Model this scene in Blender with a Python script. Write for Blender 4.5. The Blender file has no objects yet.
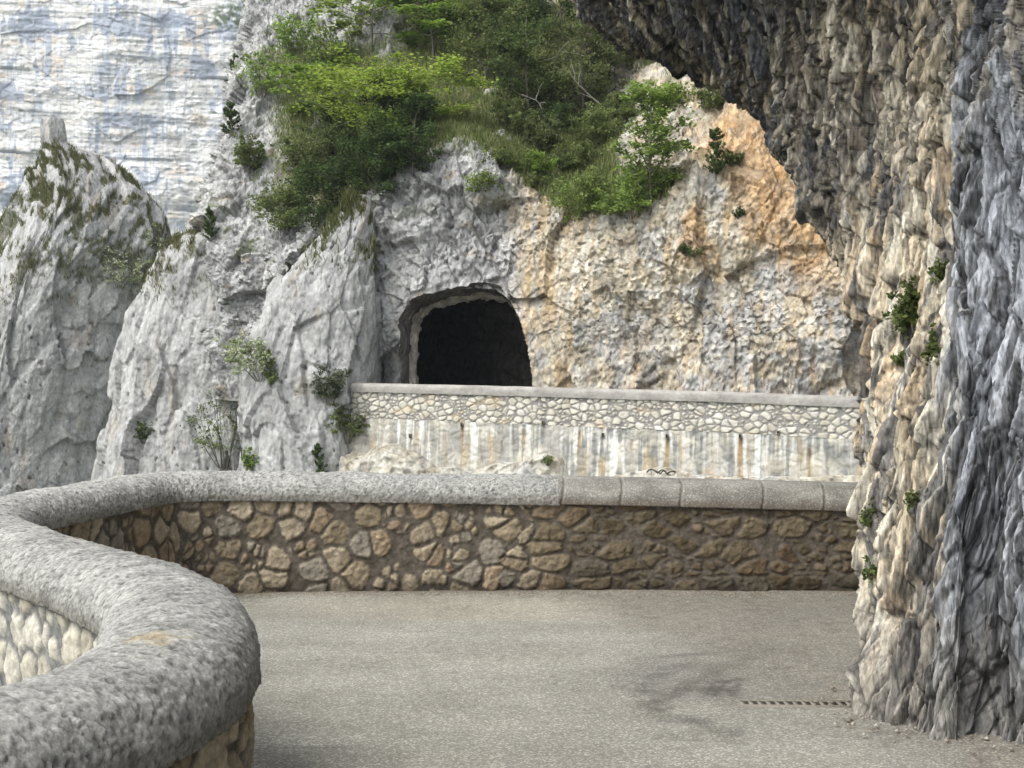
import bpy, math, random
import numpy as np
D = bpy.data
COL = bpy.context.scene.collection
F, CX, CY, EYE = 1200.0, 512.0, 384.0, 1.6

# ------------------------------------------------------------------ helpers
def at(px, py, Y):
    return np.array([(px - CX) / F * Y, Y, EYE + (CY - py) / F * Y])

def hsh(ix, iy, seed):
    h = (ix.astype(np.int64) * 374761393 + iy.astype(np.int64) * 668265263 + int(seed) * 974711 + 1013) & 0xFFFFFFFF
    h = ((h ^ (h >> 13)) * 1274126177) & 0xFFFFFFFF
    h = ((h ^ (h >> 16)) * 2246822519) & 0xFFFFFFFF
    return ((h ^ (h >> 15)) & 0xFFFFFF).astype(np.float64) / float(0x1000000)

def gn2(a, b, seed):
    ia = np.floor(a); ib = np.floor(b); fa = a - ia; fb = b - ib
    ua = fa * fa * fa * (fa * (fa * 6 - 15) + 10); ub = fb * fb * fb * (fb * (fb * 6 - 15) + 10)
    def g(i, j):
        t = hsh(ia + i, ib + j, seed) * 6.2831853
        return np.cos(t) * (fa - i) + np.sin(t) * (fb - j)
    x0 = g(0, 0) * (1 - ua) + g(1, 0) * ua
    x1 = g(0, 1) * (1 - ua) + g(1, 1) * ua
    return (x0 * (1 - ub) + x1 * ub) * 1.5

def fbm(a, b, seed, octv=4, gain=.5):
    s = 0; k = 1; n = 0
    for o in range(octv):
        s = s + gn2(a * 2 ** o + 17.3 * o, b * 2 ** o - 9.1 * o, seed + o) * k
        n += k; k *= gain
    return s / n

def worley(a, b, seed, jit=.9):
    """nearest cell: edge distance, random id, offset from the seed"""
    ia = np.floor(a); ib = np.floor(b)
    d1 = np.full(a.shape, 9e9); d2 = np.full(a.shape, 9e9)
    c1 = [np.zeros_like(a), np.zeros_like(a)]; c2 = [np.zeros_like(a), np.zeros_like(a)]
    r1 = np.zeros_like(a)
    for i in (-1, 0, 1):
        for j in (-1, 0, 1):
            qa = ia + i; qb = ib + j
            xa = qa + .5 + (hsh(qa, qb, seed) - .5) * jit
            xb = qb + .5 + (hsh(qa, qb, seed + 71) - .5) * jit
            d = (a - xa) ** 2 + (b - xb) ** 2
            n1 = d < d1
            n2 = (~n1) & (d < d2)
            d2 = np.where(n1, d1, np.where(n2, d, d2))
            for k, x in ((0, xa), (1, xb)):
                c2[k] = np.where(n1, c1[k], np.where(n2, x, c2[k]))
                c1[k] = np.where(n1, x, c1[k])
            r1 = np.where(n1, hsh(qa, qb, seed + 143), r1)
            d1 = np.where(n1, d, d1)
    sep = np.sqrt((c1[0] - c2[0]) ** 2 + (c1[1] - c2[1]) ** 2) + 1e-6
    return (d2 - d1) / (2 * sep), r1, a - c1[0], b - c1[1]

def facet(U, V, su, sv, seed, tilt=1.0, warp=.16, step=.5, bias=(0, 0)):
    """broken rock: every cell is a tilted plane of its own"""
    a = U / su; b = V / sv
    a2 = a + warp * gn2(a * 1.1, b * 1.1, seed + 5) + .22 * b * ((seed % 3) - 1)
    b2 = b + warp * gn2(a * 1.1 + 40, b * 1.1, seed + 7)
    e, r, da, db = worley(a2, b2, seed, .98)
    t = (r * 7919.0) % 1.0 * 6.2831853
    d = (r - .5) * 2 * step + tilt * ((np.cos(t) + bias[0]) * da + (np.sin(t) + bias[1]) * db)
    return d, e, r

def scallop(U, V, su, sv, seed, tilt=.8, k=1.0, step=.5, warp=.12, bias=(0, 0)):
    """conchoidal fracture: the lower envelope of tilted bowls - hollows that meet in sharp ridges"""
    a = U / su; b = V / sv
    a2 = a + warp * gn2(a * 1.1, b * 1.1, seed + 5) + .22 * b * ((seed % 3) - 1)
    b2 = b + warp * gn2(a * 1.1 + 40, b * 1.1, seed + 7)
    ia = np.floor(a2); ib = np.floor(b2)
    h = np.full(a.shape, 9e9); h2 = np.full(a.shape, 9e9); r = np.zeros_like(a)
    for i in (-1, 0, 1):
        for j in (-1, 0, 1):
            qa = ia + i; qb = ib + j; rr = hsh(qa, qb, seed + 143)
            da = a2 - qa - .5 - (hsh(qa, qb, seed) - .5) * .95; db = b2 - qb - .5 - (hsh(qa, qb, seed + 71) - .5) * .95
            t = (rr * 7919.0) % 1.0 * 6.2831853
            q = (rr - .5) * 2 * step * .6 + tilt * ((np.cos(t) + bias[0]) * da + (np.sin(t) + bias[1]) * db) * .6 + k * (da * da + db * db)
            n = q < h
            h2 = np.where(n, h, np.minimum(h2, q)); r = np.where(n, rr, r); h = np.where(n, q, h)
    return h - .35 * k, h2 - h, r

def sm(x, a, b):
    t = np.clip((x - a) / (b - a), 0, 1)
    return t * t * (3 - 2 * t)

def mix(c0, c1, t):
    t = np.asarray(t)[..., None]
    return np.asarray(c0) * (1 - t) + np.asarray(c1) * t

def catmull(P, n):
    """resample control points along axis 0 (P: k x ...); n = samples per segment (list or int)"""
    P = np.asarray(P, float); k = len(P)
    if isinstance(n, int): n = [n] * (k - 1)
    out = []
    for i in range(k - 1):
        p1, p2 = P[i], P[i + 1]
        p0 = P[i - 1] if i > 0 else 2 * p1 - p2
        p3 = P[i + 2] if i + 2 < k else 2 * p2 - p1
        m1 = (p2 - p0) * .5; m2 = (p3 - p1) * .5
        for q in range(n[i] + (1 if i == k - 2 else 0)):
            t = q / n[i]
            out.append((2 * t**3 - 3 * t**2 + 1) * p1 + (t**3 - 2 * t**2 + t) * m1 + (-2 * t**3 + 3 * t**2) * p2 + (t**3 - t**2) * m2)
    return np.array(out)

def resample(P, ds):
    P = np.asarray(P); L = np.r_[0, np.cumsum(np.linalg.norm(np.diff(P, axis=0), axis=1))]
    n = max(2, int(L[-1] / ds) + 1); s = np.linspace(0, L[-1], n)
    return np.stack([np.interp(s, L, P[:, k]) for k in range(P.shape[1])], 1), s

def normals(V):
    du = np.gradient(V, axis=0); dv = np.gradient(V, axis=1)
    n = np.cross(du, dv)
    return n / (np.linalg.norm(n, axis=2, keepdims=True) + 1e-9)

def mesh_from(name, V, Q, col=None, mat=None, parent=None, smooth=False, mi=None):
    V = np.asarray(V, np.float32).reshape(-1, 3); Q = np.asarray(Q, np.int32)
    me = D.meshes.new(name)
    me.vertices.add(len(V)); me.vertices.foreach_set('co', V.ravel())
    k = Q.shape[1]
    me.loops.add(Q.size); me.loops.foreach_set('vertex_index', Q.ravel())
    me.polygons.add(len(Q)); me.polygons.foreach_set('loop_start', np.arange(0, Q.size, k, dtype=np.int32))
    if smooth: me.polygons.foreach_set('use_smooth', np.ones(len(Q), bool))
    if mi is not None: me.polygons.foreach_set('material_index', np.asarray(mi, np.int32))
    me.update(calc_edges=True); me.validate()
    if col is not None:
        c = np.ones((len(V), 4), np.float32); c[:, :3] = np.asarray(col).reshape(-1, 3)
        at_ = me.color_attributes.new('col', 'FLOAT_COLOR', 'POINT'); at_.data.foreach_set('color', c.ravel())
    for m in (mat if isinstance(mat, (list, tuple)) else [mat]):
        if m: me.materials.append(m)
    o = D.objects.new(name, me); COL.objects.link(o)
    if parent: o.parent = parent
    return o

def grid_q(n, m, off=0, flip=False, keep=None):
    i, j = np.meshgrid(np.arange(n - 1), np.arange(m - 1), indexing='ij')
    a = i * m + j
    q = np.stack([a, a + 1, a + m + 1, a + m] if flip else [a, a + m, a + m + 1, a + 1], -1)
    q = q[keep] if keep is not None else q.reshape(-1, 4)
    return q.reshape(-1, 4) + off

class Acc:
    """collects grids / polys into one mesh"""
    def __init__(s): s.V = []; s.Q = []; s.C = []; s.n = 0
    def grid(s, V, C=None, flip=False, keep=None):
        n, m = V.shape[:2]
        s.Q.append(grid_q(n, m, s.n, flip, keep)); s.V.append(V.reshape(-1, 3))
        s.C.append(np.broadcast_to(C if C is not None else np.array([.4, .4, .4]), V.shape).reshape(-1, 3)); s.n += n * m
    def quads(s, V, Q, C):
        s.Q.append(np.asarray(Q) + s.n); s.V.append(V); s.C.append(np.broadcast_to(C, V.shape)); s.n += len(V)
    def tube(s, P, R, C=(.2, .17, .13), k=6, bump=0):
        P = np.asarray(P, float); R = np.broadcast_to(R, (len(P),))
        T = np.gradient(P, axis=0); T /= np.linalg.norm(T, axis=1, keepdims=True) + 1e-9
        ref = np.array([1., 0, 0]) if abs(T[:, 0]).mean() < .7 else np.array([0, 1., 0])
        A = np.cross(T, ref); A /= np.linalg.norm(A, axis=1, keepdims=True) + 1e-9
        B = np.cross(T, A)
        th = np.linspace(0, 2 * np.pi, k + 1)
        V = P[:, None] + R[:, None, None] * (A[:, None] * np.cos(th)[None, :, None] + B[:, None] * np.sin(th)[None, :, None])
        s.grid(V, np.asarray(C))
    def build(s, name, mat, parent=None, smooth=False):
        return mesh_from(name, np.concatenate(s.V), np.concatenate(s.Q), np.concatenate(s.C), mat, parent, smooth)

def tag(o, label=None, cat=None, group=None, kind=None):
    if label: o['label'] = label
    if cat: o['category'] = cat
    if group: o['group'] = group
    if kind: o['kind'] = kind
    return o

def empty(name, loc=(0, 0, 0)):
    o = D.objects.new(name, None); o.location = loc; o.empty_display_size = .2; COL.objects.link(o); return o

# ------------------------------------------------------------------ materials
def nodes(name):
    m = D.materials.new(name); m.use_nodes = True
    nt = m.node_tree; b = nt.nodes['Principled BSDF']
    return m, nt, b

def surf_mat(name, scales=((3, .5), (14, .3)), bump=(8, .02, 30, .01), rough=.9, amp=.35, speck=None, stretch=(1, 1, 1), spec=.25, chips=None):
    m, nt, b = nodes(name); N = nt.nodes; L = nt.links
    at_ = N.new('ShaderNodeAttribute'); at_.attribute_name = 'col'
    tc = N.new('ShaderNodeTexCoord'); mp = N.new('ShaderNodeMapping'); mp.inputs['Scale'].default_value = stretch
    L.new(tc.outputs['Object'], mp.inputs[0])
    cur = at_.outputs['Color']
    for sc, w in scales:
        t = N.new('ShaderNodeTexNoise'); t.inputs['Scale'].default_value = sc; t.inputs['Detail'].default_value = 6; t.inputs['Roughness'].default_value = .65
        L.new(mp.outputs[0], t.inputs['Vector'])
        r = N.new('ShaderNodeMapRange'); r.inputs[1].default_value = .25; r.inputs[2].default_value = .75
        r.inputs[3].default_value = 1 - amp * w; r.inputs[4].default_value = 1 + amp * w
        L.new(t.outputs['Fac'], r.inputs[0])
        mx = N.new('ShaderNodeMix'); mx.data_type = 'RGBA'; mx.blend_type = 'MULTIPLY'; mx.inputs[0].default_value = 1
        L.new(cur, mx.inputs[6]); L.new(r.outputs[0], mx.inputs[7]); cur = mx.outputs[2]
    if speck:
        sc, lo, hi = speck
        v = N.new('ShaderNodeTexVoronoi'); v.inputs['Scale'].default_value = sc
        L.new(tc.outputs['Object'], v.inputs['Vector'])
        sp = N.new('ShaderNodeSeparateColor'); L.new(v.outputs['Color'], sp.inputs[0])
        r = N.new('ShaderNodeMapRange'); r.inputs[3].default_value = lo; r.inputs[4].default_value = hi
        pw = N.new('ShaderNodeMath'); pw.operation = 'POWER'; pw.inputs[1].default_value = 3.2
        L.new(sp.outputs[0], pw.inputs[0]); L.new(pw.outputs[0], r.inputs[0])
        mx = N.new('ShaderNodeMix'); mx.data_type = 'RGBA'; mx.blend_type = 'MULTIPLY'; mx.inputs[0].default_value = 1
        L.new(cur, mx.inputs[6]); L.new(r.outputs[0], mx.inputs[7]); cur = mx.outputs[2]
    L.new(cur, b.inputs['Base Color'])
    b.inputs['Roughness'].default_value = rough; b.inputs['Specular IOR Level'].default_value = spec
    last = None
    for q in range(0, len(bump), 2):
        t = N.new('ShaderNodeTexNoise'); t.inputs['Scale'].default_value = bump[q]; t.inputs['Detail'].default_value = 7; t.inputs['Roughness'].default_value = .7
        L.new(mp.outputs[0], t.inputs['Vector'])
        bp = N.new('ShaderNodeBump'); bp.inputs['Distance'].default_value = bump[q + 1]; bp.inputs['Strength'].default_value = 1
        L.new(t.outputs['Fac'], bp.inputs['Height'])
        if last: L.new(last.outputs[0], bp.inputs['Normal'])
        last = bp
    if chips:
        for sc_, ds_ in chips:
            v = N.new('ShaderNodeTexVoronoi'); v.inputs['Scale'].default_value = sc_
            L.new(mp.outputs[0], v.inputs['Vector'])
            sp = N.new('ShaderNodeSeparateColor'); L.new(v.outputs['Color'], sp.inputs[0])
            ad = N.new('ShaderNodeMath'); ad.operation = 'MULTIPLY_ADD'; ad.inputs[1].default_value = -1.2
            L.new(v.outputs['Distance'], ad.inputs[0]); L.new(sp.outputs[0], ad.inputs[2])
            bp = N.new('ShaderNodeBump'); bp.inputs['Distance'].default_value = ds_
            L.new(ad.outputs[0], bp.inputs['Height'])
            if last: L.new(last.outputs[0], bp.inputs['Normal'])
            last = bp
    if last: L.new(last.outputs[0], b.inputs['Normal'])
    return m

def leaf_mat(name, tr=.35):
    m, nt, b = nodes(name); N = nt.nodes; L = nt.links
    a = N.new('ShaderNodeAttribute'); a.attribute_name = 'col'
    L.new(a.outputs['Color'], b.inputs['Base Color']); b.inputs['Roughness'].default_value = .6; b.inputs['Specular IOR Level'].default_value = .2
    t = N.new('ShaderNodeBsdfTranslucent'); L.new(a.outputs['Color'], t.inputs['Color'])
    mx = N.new('ShaderNodeMixShader'); mx.inputs[0].default_value = tr
    L.new(b.outputs[0], mx.inputs[1]); L.new(t.outputs[0], mx.inputs[2])
    L.new(mx.outputs[0], N['Material Output'].inputs['Surface'])
    return m

M_ROCKN = surf_mat('overhang_limestone', ((5, .5), (40, .7)), (25, .012, 90, .006), amp=.75, stretch=(1, 1, .35), chips=((14, .022), (38, .010)))
M_ROCK = surf_mat('cliff_limestone', ((.8, .35), (5, .7)), (2.5, .04, 9, .03), amp=.6, stretch=(1, 1, .7), chips=((3.0, .09), (6.5, .05)))
M_ROCKP = surf_mat('pale_limestone', ((.8, .3), (5, .7)), (2.5, .03, 9, .025), amp=.5, stretch=(1, 1, .6), chips=((3.0, .045), (7, .03)))
M_ROCKF = surf_mat('far_limestone', ((.05, .4), (.3, .6)), (.3, .5, 1.0, .25), amp=.35)
M_STONE = surf_mat('rubble_stone', ((9, .6), (45, .6)), (30, .012, 110, .004), amp=.5)
M_STONEF = surf_mat('pale_rubble_stone', ((2, .4), (9, .5)), (8, .03), amp=.4)
M_CAP = surf_mat('rough_concrete', ((5, .5), (60, .9)), (35, .014, 120, .006), amp=.55, stretch=(1, 1, 1))
M_CAPS = surf_mat('cast_concrete', ((5, .4), (60, .5)), (80, .004), amp=.4, speck=(120, .8, 1.5))
M_ROAD = surf_mat('gravelly_asphalt', ((.9, .4), (7, .3), (60, .5)), (160, .004), amp=.3, speck=(120, .80, 1.75), rough=.85)
M_BARK = surf_mat('bark', ((10, .6),), (30, .01), amp=.5)
M_LEAF = leaf_mat('leaf', .5)
M_NEEDLE = leaf_mat('needle', .15)
M_GRASS = leaf_mat('grass_blade', .3)
M_METAL = surf_mat('rusty_steel', ((30, .6),), (90, .003), rough=.6, amp=.4)

# --------------------------------------------------------- surface look-up
SURF = {}
def remember(key, V, Nn=None):
    P = V.reshape(-1, 3); ok = P[:, 1] > .5
    P = P[ok]
    SURF[key] = (CX + P[:, 0] / P[:, 1] * F, CY - (P[:, 2] - EYE) / P[:, 1] * F, P)
def surf(key, px, py):
    a, b, P = SURF[key]
    d = (a - px) ** 2 + (b - py) ** 2
    near = np.where(d < 16)[0]
    i = near[np.argmin(P[near, 1])] if len(near) else np.argmin(d)
    return P[i].copy()

# ================================================================= MASSIF
cols = [
 [(215,900,62),(215,400,62),(215,300,62),(215,215,62),(235,120,68),(250,40,72),(262,-90,76)],
 [(200,900,49),(200,400,49),(200,300,49),(203,225,50),(226,120,54),(248,40,59),(258,-90,66)],
 [(270,900,46),(270,400,46),(270,300,46.5),(265,235,47.5),(280,130,52),(285,45,57),(285,-90,64)],
 [(340,900,43.5),(340,400,43.5),(340,300,44),(340,215,45.3),(345,140,50),(350,60,56),(350,-90,64)],
 [(400,900,42.4),(400,400,42.4),(400,290,42.4),(395,178,44.0),(405,130,48),(420,60,54),(420,-90,64)],
 [(455,900,42.0),(455,400,42.0),(455,285,41.8),(450,148,43.2),(455,115,47),(480,50,53),(490,-90,63)],
 [(510,900,41.4),(510,400,41.4),(510,280,41.4),(512,180,42.6),(525,140,46),(545,60,52),(560,-90,62)],
 [(570,900,40),(570,400,40),(570,300,40.3),(565,205,41.5),(580,160,44.5),(600,80,50),(620,-90,60)],
 [(640,900,38.7),(640,400,38.7),(640,300,39.0),(630,215,39.8),(640,150,42.5),(645,80,47),(660,-90,58)],
 [(700,900,37.6),(700,400,37.6),(700,300,38.0),(690,200,38.8),(700,160,40.5),(700,95,45),(720,-90,56)],
 [(760,900,37),(760,400,37),(760,300,37.4),(755,200,38.4),(755,140,40.2),(760,95,42.5),(780,-90,54)],
 [(850,900,36.3),(850,400,36.3),(850,300,36.6),(850,190,37.6),(850,110,39.5),(850,40,42),(860,-90,50)],
 [(960,900,36),(960,400,36),(960,300,36.4),(960,190,37.2),(960,110,39),(960,40,41),(960,-90,48)],
 [(1120,900,36),(1120,400,36),(1120,300,36.4),(1120,190,37.2),(1120,110,39),(1120,40,41),(1120,-90,48)]]
ctl = np.array([[at(*p) for p in c] for c in cols])              # cols x rows x 3
nu = [28, 66, 70, 60, 60, 60, 60, 60, 60, 60, 80, 40, 26]
nv = [20, 104, 92, 76, 70, 70]
V = catmull(ctl, nu)                                             # along u
V = np.swapaxes(catmull(np.swapaxes(V, 0, 1), nv), 0, 1)
n_u, n_v = V.shape[:2]
vk = np.concatenate([k + np.arange(n) / n for k, n in enumerate(nv)] + [[6.0]])   # knot value per row
uk = np.concatenate([k + np.arange(n) / n for k, n in enumerate(nu)] + [[13.0]])
UK, VK = np.meshgrid(uk, vk, indexing='ij')
Nn = normals(V)
if Nn[n_u // 2, n_v // 3, 1] > 0: Nn = -Nn
PX = CX + V[..., 0] / V[..., 1] * F; PY = CY - (V[..., 2] - EYE) / V[..., 1] * F
U_ = V[..., 0] - .3 * V[..., 1]; W_ = V[..., 2] + .35 * V[..., 1]
slope = sm(VK + .35 * fbm(U_ / 3, W_ / 3, 90), 2.95, 3.25)       # soil and grass above the cliff edge
knob = sm(PX, 300, 262) * sm(VK, 5.8, 5.0)
bare = np.clip(sm(PX, 664, 684) + sm(UK, 1.6, 1.2) + knob * sm(fbm(U_ / 4, W_ / 4, 12), -.25, .05) +
               sm(np.abs(PX - 642 - .1 * (PY - 100)), 40, 22) * sm(PY, 190, 165) * sm(PY, 55, 70) +
               sm(PX, 700, 730) * sm(VK, 5.6, 5.2) +
               sm(fbm(U_ / 2.5, W_ / 2.5, 33), .32, .42) * .8 +
               sm(np.abs(PX - 330), 90, 60) * sm(PY, 60, 35), 0, 1)
slope = slope * (1 - bare)
rock = 1 - slope
tan_ = sm(PX + 25 * fbm(U_ / 2, W_ / 2, 41), 492, 530)
d1, e1, r1 = facet(U_, W_, 2.6, 3.6, 1, 1.2)
d2, e2, r2 = facet(U_, W_, .95, 1.3, 2, 1.3)
d3, e3, r3 = scallop(U_, W_, .36, .44, 3, 1.2)
d4, e4, r4 = facet(U_, W_, .17, .20, 4, 1.2)
d5, e5, r5 = facet(U_, W_, .42, .60, 11, 1.3)
rill = gn2(U_ / .35 + gn2(U_, W_ / 2, 8), W_ / 3.0, 9)
disp = rock * (.40 * d1 + (.19 - .10 * tan_) * d2 + .04 * d3 + (.12 - .06 * tan_) * d5 + .075 * d4 + .5 * fbm(U_ / 5, W_ / 5, 5)
               + .02 * rill + .10 * fbm(U_ / .9, W_ / .9, 77, 5, .6)) + slope * (.5 * fbm(U_ / 3, W_ / 3, 6) + .12 * d3)
# terrace: above the road keep the rock shallow next to the tunnel
mouth = sm(np.abs(PX - 468), 115, 75) * sm(PY, 250, 290)
disp = disp * (1 - .55 * mouth)
base_V = V.copy()
V = V + Nn * disp[..., None]
# colours
g1 = fbm(U_ / 2.2, W_ / 3, 21); g2 = fbm(U_ / .6, W_ / 1.2, 22); g3 = fbm(U_ / .5, W_ / 5, 23); g4 = fbm(U_ / .9, W_ / .7, 24)
grey = mix((.37, .37, .37), (.52, .52, .51), sm(g1 + .5 * g2, -.3, .4))
grey = mix(grey, (.22, .22, .22), .4 * sm(g3, .15, .42))
grey = mix(grey, (.42, .33, .22), .5 * sm(g4 + .3 * g1, .28, .5))
grey = grey * (.86 + .28 * r3[..., None])
tanc = mix((.49, .43, .33), (.59, .555, .48), sm(g2 + g4, -.25, .25))
tanc = mix(tanc, mix((.35, .345, .33), (.49, .48, .46), r5), .92 * sm(g1 + .55 * g4 + .35 * sm(PY, 230, 340) * sm(PX, 560, 640) + .4 * (r2 - .5), .10, .3))
tanc = mix(tanc, (.54, .37, .18), .55 * sm(fbm(U_ / .28, W_ / 3.5, 26) + .3 * g4 + .3 * sm(PX, 640, 540) + .3 * (r5 - .5), .22, .5))
ora = sm(PX, 680, 750) * sm(PY, 330, 230) * sm(g2 + .7 * g1 + .3 * sm(PX, 700, 800), -.2, .2)
dl = np.abs((PX - 730) * .832 - (PY - 120) * .555) ; al = (PX - 730) * .555 + (PY - 120) * .832
ora = sm(dl + 22 * g1 + 14 * g2, 52, 24) * sm(al, -30, 10) * sm(al, 215, 150) * (.8 + .5 * (r5 - .5))
ora = np.clip(ora + .7 * sm(np.hypot((PX - 695) / 1.0, (PY - 240) / 1.5) + 14 * g2, 24, 8) + .22 * (1 - sm(e2, 0, .09)) * sm(PX, 620, 700), 0, 1)
tanc = mix(tanc, mix((.44, .25, .10), (.58, .385, .20), r3), .88 * ora)
tanc = mix(tanc, (.52, .40, .25), .35 * sm(g1 - .5 * g2, .05, .35) * sm(PX, 560, 640))
tanc = tanc * (.82 + .36 * r3[..., None])
rockc = mix(grey * .93, tanc * .92, tan_) * (.90 + .2 * r5[..., None])
rockc = mix(rockc, (.12, .11, .09), .35 * (1 - sm(e2, 0, .035)) + .3 * (1 - sm(e5, 0, .05)) + .5 * sm(fbm(U_ / .35, W_ / .5, 79), .38, .5))  # crack and cavity shadows drawn dark into the rock colour
rockc = mix(rockc, (.10, .12, .05), .8 * sm(fbm(U_ / 1.1, W_ / .8, 55), .22, .38) * sm(VK, 2.3, 2.9) * (1 - .7 * tan_))
soil = mix((.12, .16, .045), (.22, .22, .09), sm(fbm(U_ / .8, W_ / .8, 61), -.3, .3))
soil = mix(soil, (.17, .13, .09), .8 * sm(fbm(U_ / 1.6, W_ / 1.6, 62), .1, .35))
colr = mix(rockc, soil, slope)
# tunnel mouth
mo = [(404,420),(403,360),(404,325),(410,308),(424,297),(446,291),(474,287),(496,289),(510,299),(520,318),(528,345),(533,375),(534,420)]
def inpoly(px, py, poly):
    c = np.zeros(px.shape, bool); n = len(poly)
    for i in range(n):
        x1, y1 = poly[i]; x2, y2 = poly[(i + 1) % n]
        if y1 == y2: continue
        s = ((y1 > py) != (y2 > py)) & (px < (x2 - x1) * (py - y1) / (y2 - y1) + x1)
        c ^= s
    return c
PX2 = CX + V[..., 0] / V[..., 1] * F; PY2 = CY - (V[..., 2] - EYE) / V[..., 1] * F
hole = inpoly(PX2, PY2, mo)
keep = ~(hole[:-1, :-1] & hole[1:, :-1] & hole[:-1, 1:] & hole[1:, 1:])
cliff = mesh_from('cliff', V, grid_q(n_u, n_v, keep=keep), colr, M_ROCK, smooth=False)
tag(cliff, 'grey and ochre limestone cliff with a grassy slope, pierced by the tunnel', 'cliff', kind='structure')
remember('cliff', V)
CL = dict(V=V, slope=slope, Nn=Nn, PX=PX2, PY=PY2)

# tunnel bore: two rock rings and a curving tube behind the mouth
tun = empty('road_tunnel', at(468, 400, 42)); T0 = np.array(tun.location)
tag(tun, 'dark unlined road tunnel opening in the grey cliff behind the pale wall', 'tunnel')
mc = catmull(np.array(mo, float), 9)
def ringpts(dx, dy, sx, sy, Y, jitter, seed, cx=468, cy=360):
    t = np.arange(len(mc)) / 9.0
    j = jitter * (fbm(t * 1.7, t * 0 + 3, seed) + .5 * fbm(t * 5, t * 0 + 1, seed + 3))
    r = []
    for k, (x, y) in enumerate(mc):
        x2 = cx + (x - cx) * (sx + j[k]) + dx; y2 = cy + (y - cy) * (sy + j[k]) + dy
        r.append(at(x2, y2, Y))
    return np.array(r)
def bore(rings, seed, amp, c0, per=10):
    G = catmull(np.array(rings), per)
    n = normals(G); L1 = np.cumsum(np.r_[0, np.linalg.norm(np.diff(G[0], axis=0), axis=1)])[None, :] + 0 * G[..., 0]
    L2 = np.cumsum(np.concatenate([np.zeros((1, G.shape[1])), np.linalg.norm(np.diff(G, axis=0), axis=2)]), axis=0)
    dd, ee, rr = facet(L1, L2, .7, .7, seed); d5, e5, r5 = facet(L1, L2, .25, .3, seed + 1)
    G = G + n * (amp * (.6 * dd + .3 * d5))[..., None]
    c = np.asarray(c0) * (.75 + .5 * r5[..., None])
    return G, c
a = Acc()
G, c = bore([ringpts(-1, -1, 1.03, 1.03, 41.2, .0, 1), ringpts(3, 3, 1.0, 1.0, 42.2, .01, 1), ringpts(6, 5, .99, .98, 43.6, .03, 2)], 301, .16, (.13, .125, .115), 16)  # dark rock tone puts the jamb's shade into the colour
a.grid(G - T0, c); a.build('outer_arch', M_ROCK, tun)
a = Acc()
G, c = bore([ringpts(4, 2, 1.0, 1.0, 43.3, .02, 2), ringpts(8, 7, .925, .955, 43.4, .07, 5), ringpts(8, 7, .915, .95, 44.6, .07, 6)], 311, .14, (.58, .54, .47), 14)  # raised albedo paints this ring as the lit face
a.grid(G - T0, c); a.build('inner_arch', M_ROCK, tun)
a = Acc()
axis = np.array([-.5, .86, .02])
r0 = ringpts(8, 6, .93, .955, 44.4, .04, 6)
rings = [r0] + [r0 + axis * q for q in (1.5, 3.5, 6, 9, 13)]
rings += [rings[-1] + np.array([-1.5, 2, 0])] + [rings[-1] * .02 + np.array([-12.5, 62, 2]) * .98]
G, c = bore(rings, 321, .3, (.06, .055, .048), 14)  # near-black colour stands in for the darkness inside the tunnel
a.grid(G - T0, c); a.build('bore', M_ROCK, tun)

# =========================================================== LOFTED CLIFFS
def loft(name, rows, Yc, hd, seed, dens, amp, colf, label, cat, power=2.4, back=True, yslope=0.0, mat=None):
    """rows: (py, left px, right px) top to bottom, at distance Yc - a closed pillar of rock with rounded plan"""
    R = np.array(rows, float)
    n_r = max(40, int((R[-1, 0] - R[0, 0]) / dens))
    py = np.linspace(R[0, 0], R[-1, 0], n_r)
    l = np.interp(py, R[:, 0], R[:, 1]); r = np.interp(py, R[:, 0], R[:, 2])
    k = np.ones(5) / 5
    l = np.convolve(np.pad(l, 2, 'edge'), k, 'valid'); r = np.convolve(np.pad(r, 2, 'edge'), k, 'valid')
    wmax = (r - l).max()
    nf = int(wmax / dens * 1.25); nb = max(12, nf // 5)
    th = np.r_[np.linspace(0, np.pi, nf), np.linspace(np.pi, 2 * np.pi, nb)[1:]]       # 0 = left, front first
    cth = -np.cos(th); sth = -np.sin(th)
    ex = np.sign(cth) * np.abs(cth) ** (2 / power); ey = np.sign(sth) * np.abs(sth) ** (2 / power)
    cx = (l + r) / 2; hw = (r - l) / 2
    wn = hw / hw.max()
    X = (cx[:, None] - CX + hw[:, None] * ex[None]) / F * Yc
    Yd = Yc + yslope * (py[-1] - py)[:, None] / (py[-1] - py[0]) + hd * wn[:, None] * ey[None]
    Z = np.repeat((EYE + (CY - py) / F * Yc)[:, None], len(th), 1)
    V = np.stack([X, Yd + 0 * X, Z], -1)
    Nn = normals(V)
    if Nn[n_r // 2, nf // 2, 1] > 0: Nn = -Nn
    U = (th - np.pi / 2)[None] * (np.minimum(hw, hw[min(len(hw) - 1, int(.45 * n_r))]) / F * Yc)[:, None] * 1.1
    W = Z + .25 * U
    dd, colr, green = colf(U, W, Z, V, Nn, seed)
    V = V + Nn * (dd * amp * np.clip(wn * 3, .25, 1)[:, None])[..., None]
    acc = Acc(); acc.grid(V, colr)
    top = V[0].mean(0); 
    o = acc.build(name, mat or M_ROCKP)
    tag(o, label, cat, kind='structure')
    remember(name, V)
    return dict(V=V, Nn=Nn, green=green)

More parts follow.
